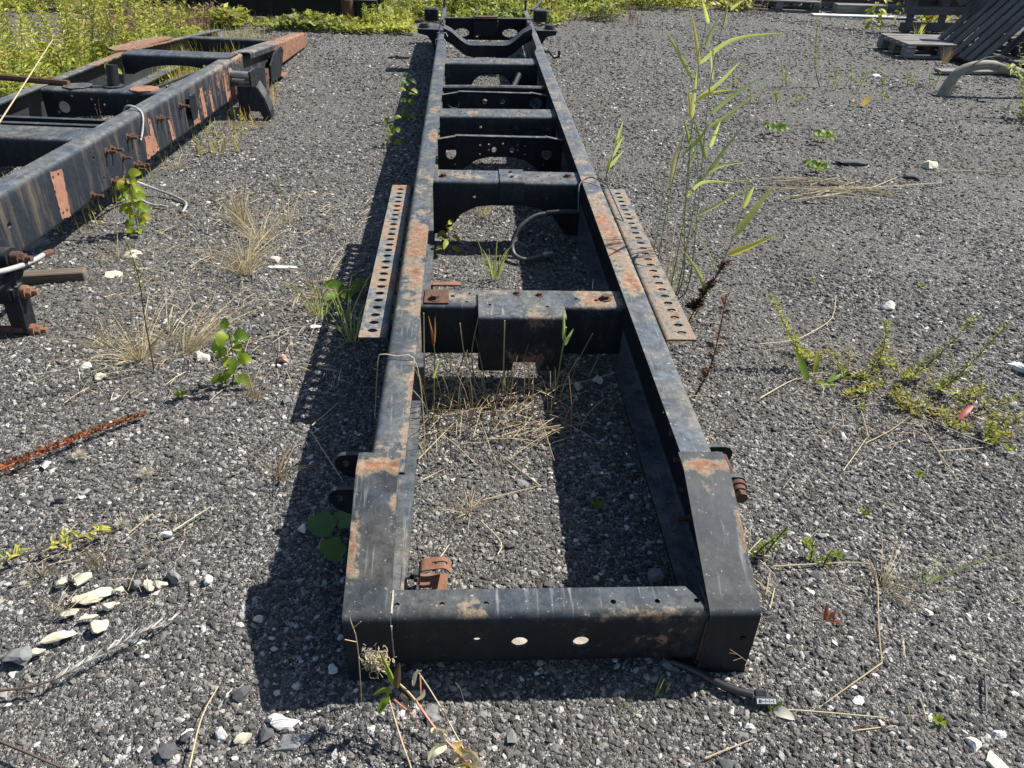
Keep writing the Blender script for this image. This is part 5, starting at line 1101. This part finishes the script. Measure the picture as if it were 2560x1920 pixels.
# dark coltsfoot leaves in the rail's shadow
def round_leaf(mb, c, r, nrm, tone):
    c = Vector(c); n_ = Vector(nrm).normalized(); u = n_.orthogonal().normalized(); w = n_.cross(u); vs = [c - n_ * r * .12]; k = 14
    for i in range(k): a = 2 * math.pi * i / k; rr = r * (1 + .10 * math.cos(3 * a) + .05 * math.cos(7 * a)) * (.62 if i == 0 else 1); vs.append(c + (u * math.cos(a) + w * math.sin(a)) * rr + n_ * r * .08 * math.sin(4 * a))
    mb.add(vs, [(0, 1 + i, 1 + (i + 1) % k) for i in range(k)], tone)
t = thing('coltsfoot', 'broad round green leaves in the shade of the left rail end', 'weed', (-.36, 1.50, 0))
for c, r, n_ in (((-.385, 1.545, .06), .042, (-.1, -.25, 1)), ((-.325, 1.555, .075), .038, (-.5, -.2, 1)), ((-.345, 1.46, .05), .036, (.2, -.3, 1)), ((-.31, 1.60, .05), .03, (.1, -.2, 1))):
    mb = MB(); round_leaf(mb, c, r, n_, random.random()); mb.tube([(-.35, 1.515, 0), Vector(c) * .5 + Vector((-.35, 1.515, 0)) * .5 + UP * .01, Vector(c) - UP * .004], .0018, 4); part('leaf', mb, M['shade_leaf'], t, smooth=60)
rosette('dock', 'low broad green leaves under the left slotted angle', (-.50, 2.95), [([(-.50, 2.95, .01), (-.55, 2.98, .06), (-.61, 2.99, .05)], .05, .2), ([(-.50, 2.95, .01), (-.45, 3.0, .06), (-.42, 3.05, .05)], .045, .3), ([(-.52, 2.93, .01), (-.55, 2.9, .05), (-.58, 2.86, .04)], .04, .4)], 'leaf')
# dried dock by the right rail
for pth, n, lab in ((((.950, 2.788, -.01), (.997, 2.818, .095), (1.085, 2.848, .256)), 260, 'brown dried dock with crumpled leaves under the yellow reed'), (((.836, 2.234, -.01), (.888, 2.264, .137), (.899, 2.294, .389)), 75, 'tall brown dried dock stem beside the right rail')):
    weed('dried_dock', lab, 'weed', pth[0], .3, 1, 0, n, .046, .026, (.45, .25), 'drybrown', 'stem_dark', t0=.28, sr=.004, paths=[pth], spread=.7)
weed('dried_dock', 'brown dried weed inside the propped chassis', 'weed', W2(-.38, 2.85, 0)[:2], .36, 2, .1, 26, .03, .012, (.4, .25), 'drybrown', 'stem_dark', t0=.2)
stalk([W2(-.55, 2.0, .20), W2(-.63, 2.5, .32), W2(-.80, 3.3, .47)], 'thin pale stalk leaning inside the propped chassis', None, .004, .7)
stalk([(-1.83, 7.45, .0), (-1.80, 7.5, .16), (-1.78, 7.55, .36)], 'single pale stem rising at the rusty rail end', None, .003, .9)

# seed-stalk, silver twig and seed fluff on the gravel at left
t = thing('dock_stalk', 'rust-red dock seed stalk lying on the gravel', 'stalk', (-1.25, 1.95, 0)); pth = curve([(-1.50, 1.72, .012), (-1.39, 1.82, .02), (-1.24, 1.96, .022), (-1.065, 2.105, .018)], 8)
mb = MB(); mb.tube(pth, .0032, 5); part('stem', mb, M['stem_red'], t); ml = MB()
for i in range(760):
    f = (.18 + .82 * random.random()) * (len(pth) - 1.001); p = pth[int(f)].lerp(pth[int(f) + 1], f - int(f)); wd = .030 * (1 - .75 * f / len(pth)) * (1 if f / len(pth) > .3 else .7); a = random.random() * 6.28; d = Vector((math.cos(a), math.sin(a), random.uniform(-.3, .9))); c = p + d * wd * random.random() ** .5; c.z = max(.006, c.z)
    e = Vector((random.uniform(-1, 1), random.uniform(-1, 1), random.uniform(-1, 1))).normalized() * .006; g_ = e.orthogonal().normalized() * .0045; ml.add([c - e, c + g_, c + e, c - g_], [(0, 1, 2), (0, 2, 3)], random.random())
part('seeds', ml, M['dock'], t, kind='stuff')
t = thing('silver_twig', 'twig with narrow silvery dry leaves lying on the gravel', 'twig', (-.82, 1.19, 0)); pth = curve([(-.93, 1.095, .012), (-.86, 1.15, .016), (-.78, 1.215, .018), (-.71, 1.262, .014)], 6); mb = MB(); mb.tube(pth, .0022, 4); part('stem', mb, M['stem_dark'], t); ml = MB()
for i in range(70):
    f = random.random() * (len(pth) - 1.01); p = pth[int(f)]; tg = (pth[min(int(f) + 1, len(pth) - 1)] - pth[max(int(f) - 1, 0)]).normalized(); sd = Vector((-tg.y, tg.x, 0)) * random.choice((-1, 1)); q = p + tg * random.uniform(.02, .04) + sd * random.uniform(.006, .018) + UP * random.uniform(.0, .010); ml.blade([p, q], .0042, random.random(), sub=2)
part('leaves', ml, M['silver'], t, kind='stuff')
ml = MB(); pth = curve([(-1.216, 1.462, .012), (-1.071, 1.525, .018), (-.957, 1.564, .018)], 6)
for i in range(34): p = pth[random.randrange(len(pth))] + Vector((random.uniform(-.02, .02), random.uniform(-.03, .03), 0)); a = random.random() * 6.28; ml.blade([p, p + Vector((math.cos(a) * .02, math.sin(a) * .02, .012)), p + Vector((math.cos(a) * .038, math.sin(a) * .034, .004))], .008, random.uniform(.45, .95), (0, -.3, 1), sub=2, shape='oval')
tag(part('wilted_leaves', ml, M['weed']), 'wilted yellow-green leaves strewn along the thin dark twig', None, None, 'stuff')
for (x, y, r, lab) in ((-1.19, 1.90, .022, 'tan fluffy seed head below the rust-red stalk'), (-.96, 1.81, .022, 'whitish fluffy seed head on bare gravel'), (-.955, 1.60, .020, 'tan fluffy seed head at the end of the dark twig')):
    ml = MB()
    for i in range(240): d = Vector((random.gauss(0, 1), random.gauss(0, 1), abs(random.gauss(0, .8)))).normalized() * r * random.uniform(.7, 1.15); c = Vector((x, y, .008)); sd = d.orthogonal().normalized() * .0005; ml.add([c - sd, c + sd, c + d + sd, c + d - sd], [(0, 1, 2, 3)], random.random())
    tag(part('seed_head', ml, M['fluff']), lab, 'seed head')
# fireweed in front of the end beam
t = thing('fireweed', 'withered fireweed with curled seed pods in front of the end beam', 'weed', (.03, .84, 0)); F0 = [(.035, .84, -.01)] + FIRE[0]
mb = MB(); mb.tube(curve(F0[:5], 4), .0036, 6, tip=.0030); part('stem', mb, M['stem_red'], t, smooth=60); mb = MB(); mb.tube(curve(F0[4:], 4), .0030, 6, tip=.0020); part('stem', mb, M['stem_tan'], t, smooth=60)
mb = MB(); mb.tube(curve([(-.09, .83, -.01)] + FIRE[1], 4), .0022, 5, tip=.0016); part('stem', mb, M['stem_tan'], t, smooth=60); mb = MB(); mb.tube(curve(FIRE[2], 4), .0022, 5); mb.tube(curve(FIRE[4], 4), .0018, 5); part('side_shoot', mb, M['stem_red'], t)
ml = MB()
for i in range(46):
    c = Vector((-.178 + random.gauss(0, .013), 1.020 + random.gauss(0, .008), .172 + random.gauss(0, .016))); r0 = random.uniform(.006, .013); a0 = random.random() * 6.28; ax = Vector((random.gauss(0, 1), random.gauss(0, 1) - 1, random.gauss(0, 1))).normalized(); u = ax.orthogonal().normalized(); w = ax.cross(u); pp = []
    for k in range(11): a = a0 + k * .75; pp.append(c + (u * math.cos(a) + w * math.sin(a)) * r0 * (1 - .05 * k) + ax * .0012 * k)
    ml.tube(pp, .0009, 3, random.uniform(.2, .9))
part('curled_pods', ml, M['straw'], t, kind='stuff'); ml = MB()
for i in range(130): c = Vector((-.192 + random.gauss(0, .010), 1.022 + random.gauss(0, .006), .180 + random.gauss(0, .013))); d = Vector((random.gauss(0, 1), random.gauss(0, 1), random.gauss(0, 1))).normalized() * .009; sd = d.orthogonal().normalized() * .0006; ml.add([c - sd, c + sd, c + d + sd, c + d - sd], [(0, 1, 2, 3)], random.random())
part('seed_wool', ml, M['fluff'], t, kind='stuff')
for l, w_, tn, mt in (([(-.142, .99, .12), (-.150, .992, .165), (-.168, .995, .232)], .016, .62, 'leaf'), ([(-.140, .99, .12), (-.136, .99, .16), (-.130, .992, .205)], .017, .35, 'drybrown'), ([(-.155, .975, .115), (-.168, .965, .105), (-.176, .955, .08)], .018, .55, 'leaf'), ([(-.15, .98, .118), (-.165, .985, .125), (-.19, .98, .11)], .014, .7, 'leaf'), ([(-.13, .98, .115), (-.12, .975, .10), (-.118, .965, .085)], .012, .9, 'drybrown'),
                      ([(-.06, .92, .075), (-.045, .91, .085), (-.035, .90, .06)], .018, .95, 'straw'), ([(-.03, .90, .055), (-.055, .885, .06), (-.07, .87, .04)], .022, .9, 'straw'), ([(0, .875, .045), (.02, .875, .06), (.035, .87, .035)], .022, .85, 'straw'), ([(.005, .865, .035), (-.02, .85, .045), (-.03, .835, .02)], .020, .8, 'straw'), ([(.02, .855, .02), (.04, .85, .045), (.06, .84, .02)], .018, .9, 'straw'), ([(-.105, .99, .125), (-.10, 1.0, .155), (-.085, 1.0, .165)], .010, .9, 'straw'), ([(-.10, .97, .105), (-.085, .965, .13), (-.08, .965, .15)], .012, .8, 'straw')):
    mb = MB(); mb.blade(l, w_, tn, (random.uniform(-.4, .4), -1, .5), shape='oval', fold=.3); part('leaf', mb, M[mt], t, smooth=60)
for k in range(16):
    f = random.random(); p = Vector((.035, .845, .012)).lerp(Vector((-.055, .92, .07)), f); a = random.random() * 6.28; L_ = random.uniform(.018, .04); q = p + Vector((math.cos(a) * L_, math.sin(a) * L_ * .6, random.uniform(-.6, .9) * L_)); m_ = p.lerp(q, .5) + Vector((random.uniform(-.01, .01), 0, random.uniform(-.006, .014))); q.z = max(.004, q.z)
    mb = MB(); mb.blade([p, m_, q], random.uniform(.010, .020), random.uniform(.7, 1.), (random.uniform(-.6, .6), -1, .7), shape='oval', fold=random.uniform(-.4, .5)); part('leaf', mb, M['straw' if k % 3 else 'yellowleaf'], t, smooth=60)
stalk([(.012, .86, -.01)] + FIRE[3], 'thin brown upright stalk in front of the end beam', None, .0013, .2, 'stem_dark'); stalk([(.03, .86, .01), (-.05, .98, .07), (-.10, 1.04, .11)], 'pale stalk leaning against the end beam beside the fireweed', None, .0020, .8)
t = thing('dead_spray', 'thin bare branched stem in front of the left sleeve end', 'stalk', (-.232, 1.03, 0)); mb = MB(); mb.tube(curve([(-.228, 1.035, -.01), (-.226, 1.05, .12), (-.228, 1.06, .20), (-.238, 1.07, .255), (-.226, 1.08, .29)]), .0012, 4); mb.tube([(-.228, 1.055, .19), (-.250, 1.05, .205)], .0009, 4); mb.tube([(-.232, 1.065, .225), (-.214, 1.06, .25)], .0009, 4); part('stem', mb, M['stem_tan'], t)
t = thing('grass', 'thin arching grass stem with a seed spray by the right sleeve end', 'grass', (.69, .93, 0)); mb = MB(); pp = curve([(.69, .93, -.01), (.675, .97, .08), (.635, 1.01, .14), (.585, 1.03, .175)], 5); mb.tube(pp, .0010, 4, tip=.0006)
for k in range(9): p = pp[8 + k % 6]; mb.tube([p, p + Vector((random.uniform(-.02, .005), random.uniform(-.01, .01), random.uniform(-.018, .006)))], .0008, 3)
part('stem', mb, M['stem_tan'], t)
tuft('thin green grass blade in front of the end beam', .44, 1.03, 4, .12, .6, (.6, .1), 'reed', .003, dirn=(.5, .3)); tuft('wiry sprig growing in the end beam shadow', .36, 1.0, 7, .06, .5, (.5, .2), 'weed', .002)

# ---------------------------------------------------------------- stones
def stone(label, x, y, size, mat, rz=None, group=None, name='stone', sub=2, z=None):
    bm = bmesh.new(); bmesh.ops.create_icosphere(bm, subdivisions=sub, radius=.5); mb = MB(); m = Matrix.Rotation(rz if rz is not None else random.random() * 6, 3, 'Z'); cuts = []
    for k in range(9): cuts.append((Vector((random.gauss(0, 1), random.gauss(0, 1), random.gauss(0, .7))).normalized(), random.uniform(.20, .40)))
    vs = []; ph = [random.random() * 6.28 for _ in range(3)]
    for v in bm.verts:
        c = v.co.copy(); a_ = math.atan2(c.y, c.x)
        for n_, d in cuts:
            e = c.dot(n_) - d
            if e > 0: c -= n_ * e * .95
        q_ = 1 + .16 * math.sin(2 * a_ + ph[0]) + .12 * math.sin(3 * a_ + ph[1]) + .07 * math.sin(5 * a_ + ph[2]); c = Vector((c.x * q_, c.y * q_, c.z)) * (1 + random.uniform(-.06, .06))
        c = m @ Vector((c.x * size[0] * 1.35, c.y * size[1] * 1.35, c.z * size[2] * 1.35)); vs.append(Vector((x, y, size[2] * .08 if z is None else z)) + c)
    mb.add(vs, [tuple(v.index for v in f.verts) for f in bm.faces]); bm.free(); return tag(part(name, mb, M[mat]), label, 'stone', group)
stone('white angular rock alone on the gravel right of the reeds', 1.89, 2.93, (.085, .06, .05), 'stone_white', .2); stone('pale rock at the right edge behind the feathery weeds', 2.21, 2.43, (.07, .06, .045), 'stone_white'); stone('dark rock next to the pale one at the right edge', 2.17, 2.26, (.09, .06, .04), 'stone_dark')
stone('pale rock by the hay heap', 3.13, 4.93, (.11, .09, .08), 'stone_cream'); stone('black clod on the gravel beyond the hay heap', 2.62, 4.97, (.22, .08, .03), 'stone_dark', .1); stone('small black clod near the pale rock by the hay', 2.91, 4.72, (.10, .07, .03), 'stone_dark'); stone('white stone half hidden by a small weed near the pallets', 4.0, 7.63, (.12, .09, .05), 'stone_white')
gc = 'cream flat stones beside the silvery twig'; lc = 'flat cream-white stone flake near the silvery twig'
for x, y, s_ in ((-.988, 1.407, (.05, .032, .018)), (-1.035, 1.40, (.03, .022, .014)), (-.937, 1.348, (.075, .034, .018)), (-.968, 1.342, (.03, .026, .014)), (-.971, 1.228, (.075, .026, .016)), (-.889, 1.256, (.045, .034, .016)), (-.889, 1.319, (.034, .020, .012)), (-.972, 1.300, (.04, .018, .010)), (-.885, 1.372, (.022, .016, .012)), (-1.0, 1.19, (.024, .018, .012)), (-.93, 1.285, (.035, .014, .008))): stone(lc, x, y, s_, 'stone_cream', random.uniform(.2, .8), gc)
stone('yellowish split stone right of the cream flakes', -.815, 1.385, (.034, .028, .02), 'stone_cream'); stone('second half of the yellowish split stone', -.785, 1.388, (.026, .028, .022), 'stone_cream'); stone('grey pebble beside the yellowish split stone', -.752, 1.408, (.036, .03, .025), 'stone_grey'); stone('grey mottled pebble left of the yellowish split stone', -.848, 1.388, (.03, .032, .022), 'stone_grey'); stone('flat grey triangular rock below the cream flakes', -1.032, 1.176, (.06, .042, .024), 'stone_grey', .1)
gw = 'white pebbles standing out on the gravel'; lw_ = 'small white pebble standing out among the gravel'
for x, y, s_ in ((-.664, 1.398, .022), (-.506, 1.271, .022), (-.451, 1.585, .024), (-.475, .957, .024), (-.304, 1.12, .024), (-.521, .971, .022), (-.590, .968, .018), (-.824, 1.564, .022), (-1.279, 1.87, .020), (.927, 1.037, .026), (.898, 1.017, .022), (.918, 1.011, .030), (.947, .944, .026), (.640, .951, .022), (.925, 1.333, .022), (1.218, 1.255, .022), (1.202, .917, .024), (1.130, .893, .032), (-.43, 1.62, .02), (-1.30, 2.35, .03), (-1.38, 2.42, .04), (-.984, 2.484, .045), (-.60, 2.72, .03), (.36, 1.39, .02), (.47, 1.57, .022), (1.62, 2.2, .025), (1.30, 2.0, .022), (.50, 2.34, .03), (.42, 2.30, .035)):
    stone(lw_, x, y, (s_ * random.uniform(.9, 1.5), s_, s_ * .7), 'stone_white' if random.random() < .75 else 'stone_cream', None, gw)
stone('large pale rock at the very bottom right on the gravel', 1.153, .845, (.06, .045, .03), 'stone_cream'); stone('pinkish stone chip left of the rail shadow', -.681, 2.476, (.05, .04, .03), 'stone_pink'); stone('flat white slab in the dry grass left of the rail', -.831, 3.254, (.13, .03, .02), 'stone_white', .05); stone('white stone lump beside the flat slab', -.884, 3.33, (.06, .05, .03), 'stone_white'); stone('flat pale stone by the propped plank', -1.56, 3.16, (.10, .05, .025), 'stone_cream', .1); stone('pale stone behind the propped plank', -1.55, 3.38, (.08, .06, .03), 'stone_cream')
stone('broad flat grey slab flush with the gravel near the shadow corner', -.36, .945, (.075, .05, .008), 'stone_grey', .5); stone('pale speckled stone above the flat grey slab', -.401, .993, (.06, .032, .018), 'stone_white', .2); stone('tan stone block against the back of the end beam', .175, 1.27, (.055, .03, .03), 'stone_cream', -.3); stone('pale stone in the shade by the right rail', .53, 1.38, (.05, .05, .045), 'stone_grey')
stone('blue-grey pebble below the black strap', .621, .931, (.036, .026, .018), 'stone_grey'); stone('grey rock under the propped chassis', -2.02, 3.45, (.10, .07, .05), 'stone_grey')
gd = 'larger dark stones in the gravel'
for k in range(46):
    y = .85 + 1.9 * random.random() ** 1.4; x = random.uniform(-.75, .85) * y * .95
    if -.28 < x < .7 and y > 1.08 and not (-.13 < x < .53): continue
    s_ = random.uniform(.020, .036); stone('dark grey stone larger than the gravel around it', x, y, (s_ * 1.2, s_, s_ * .6), random.choice(('stone_grey', 'stone_dark', 'stone_dark')), None, gd, sub=1)

# ---------------------------------------------------------------- small litter near the chassis
RC = thing('clamp_strap', 'rusty bent metal strap with a slot standing behind the end beam', 'metal strap', (-.075, 1.31, 0)); pr = fil([(-.112, .012), (-.112, .085), (-.045, .095), (-.032, .075)], .020, 4); fn, vl, L = profile_fn(pr, lambda u, a, b: (a, u, b)); mb = MB()
sheet(mb, [(1.345, 0), (1.385, 0), (1.385, L), (1.345, L)], [[(1.361, .10), (1.370, .10), (1.370, .14), (1.361, .14)]], fn, vl, .004); part('bent_strap', mb, M['rust'], RC, smooth=40)
mb = MB(); sheet(mb, [(-.112, .0), (-.040, .0), (-.040, .16), (-.112, .16)], [[(-.108, .115), (-.080, .115), (-.080, .121), (-.108, .121)], [(-.108, .100), (-.082, .100), (-.082, .106), (-.108, .106)]], lambda u, v: ((u, 1.215 + v, .012 + v * .18), (0, -.18, 1)), (), .004); part('slotted_plate', mb, M['rust'], RC)
ST = thing('strap', 'black strap with a grey printed buckle lying at the right chassis corner', 'strap', (.60, 1.05, 0)); mb = MB(); mb.tube(curve([(.50, 1.12, .012), (.555, 1.085, .016), (.61, 1.04, .022), (.665, 1.015, .026)]), .0095, 8); part('band', mb, M['black_plastic'], ST, smooth=60)
mb = MB(); rot = Matrix.Rotation(-.05, 3, 'Z') @ Matrix.Rotation(R(35), 3, 'X'); mb.bbox((.690, 1.000, .024), (.052, .020, .012), .003, rot); mb.bbox((.683, 1.018, .028), (.028, .016, .010), .003, rot); bk = part('buckle', mb, M['black_plastic'], ST)
mb = MB(); c0 = Vector((.690, 1.000, .024)); mb.box(c0 + rot @ Vector((0, 0, .0062)), (.044, .011, .0012), rot); part('print_panel', mb, M['plastic_print'], bk)
mb = MB()
for k, (dx, w_, h_) in enumerate(((-.015, .004, .007), (-.0105, .001, .007), (-.006, .004, .0012), (-.0015, .001, .007), (.003, .004, .0012), (.0075, .001, .007), (.012, .004, .0012), (.0165, .001, .007))): mb.box(c0 + rot @ Vector((dx, 0, .0070)), (w_, h_, .001), rot)
part('lettering', mb, M['black_plastic'], bk)
mb = MB(); mb.tube(curve([(1.205, .975, .008), (1.225, 1.01, .014), (1.255, 1.065, .010)]), .0030, 6); tag(part('rubber_strip', mb, M['rubber'], smooth=60), 'short thin black rubber strip on the gravel', 'strip')
# shrub at the right edge
weed('willow_shrub', 'leafy shrub at the right edge in front of the fallen branch', 'shrub', (4.62, 6.05), .55, 10, .5, 34, .07, .024, (.35, .2), 'weed', rad=.18, t0=.1)
weed('willow_shrub', 'leafy shrub beside the stacked pallets', 'shrub', (6.0, 7.55), .7, 8, .4, 34, .07, .022, (.35, .2), 'weed', rad=.18, t0=.1)
weed('vine', 'bright yellow leafy plant behind the leaning pallet', 'shrub', (6.35, 10.9), .55, 9, .5, 30, .10, .06, (.85, .1), 'weed', rad=.25, t0=.1)
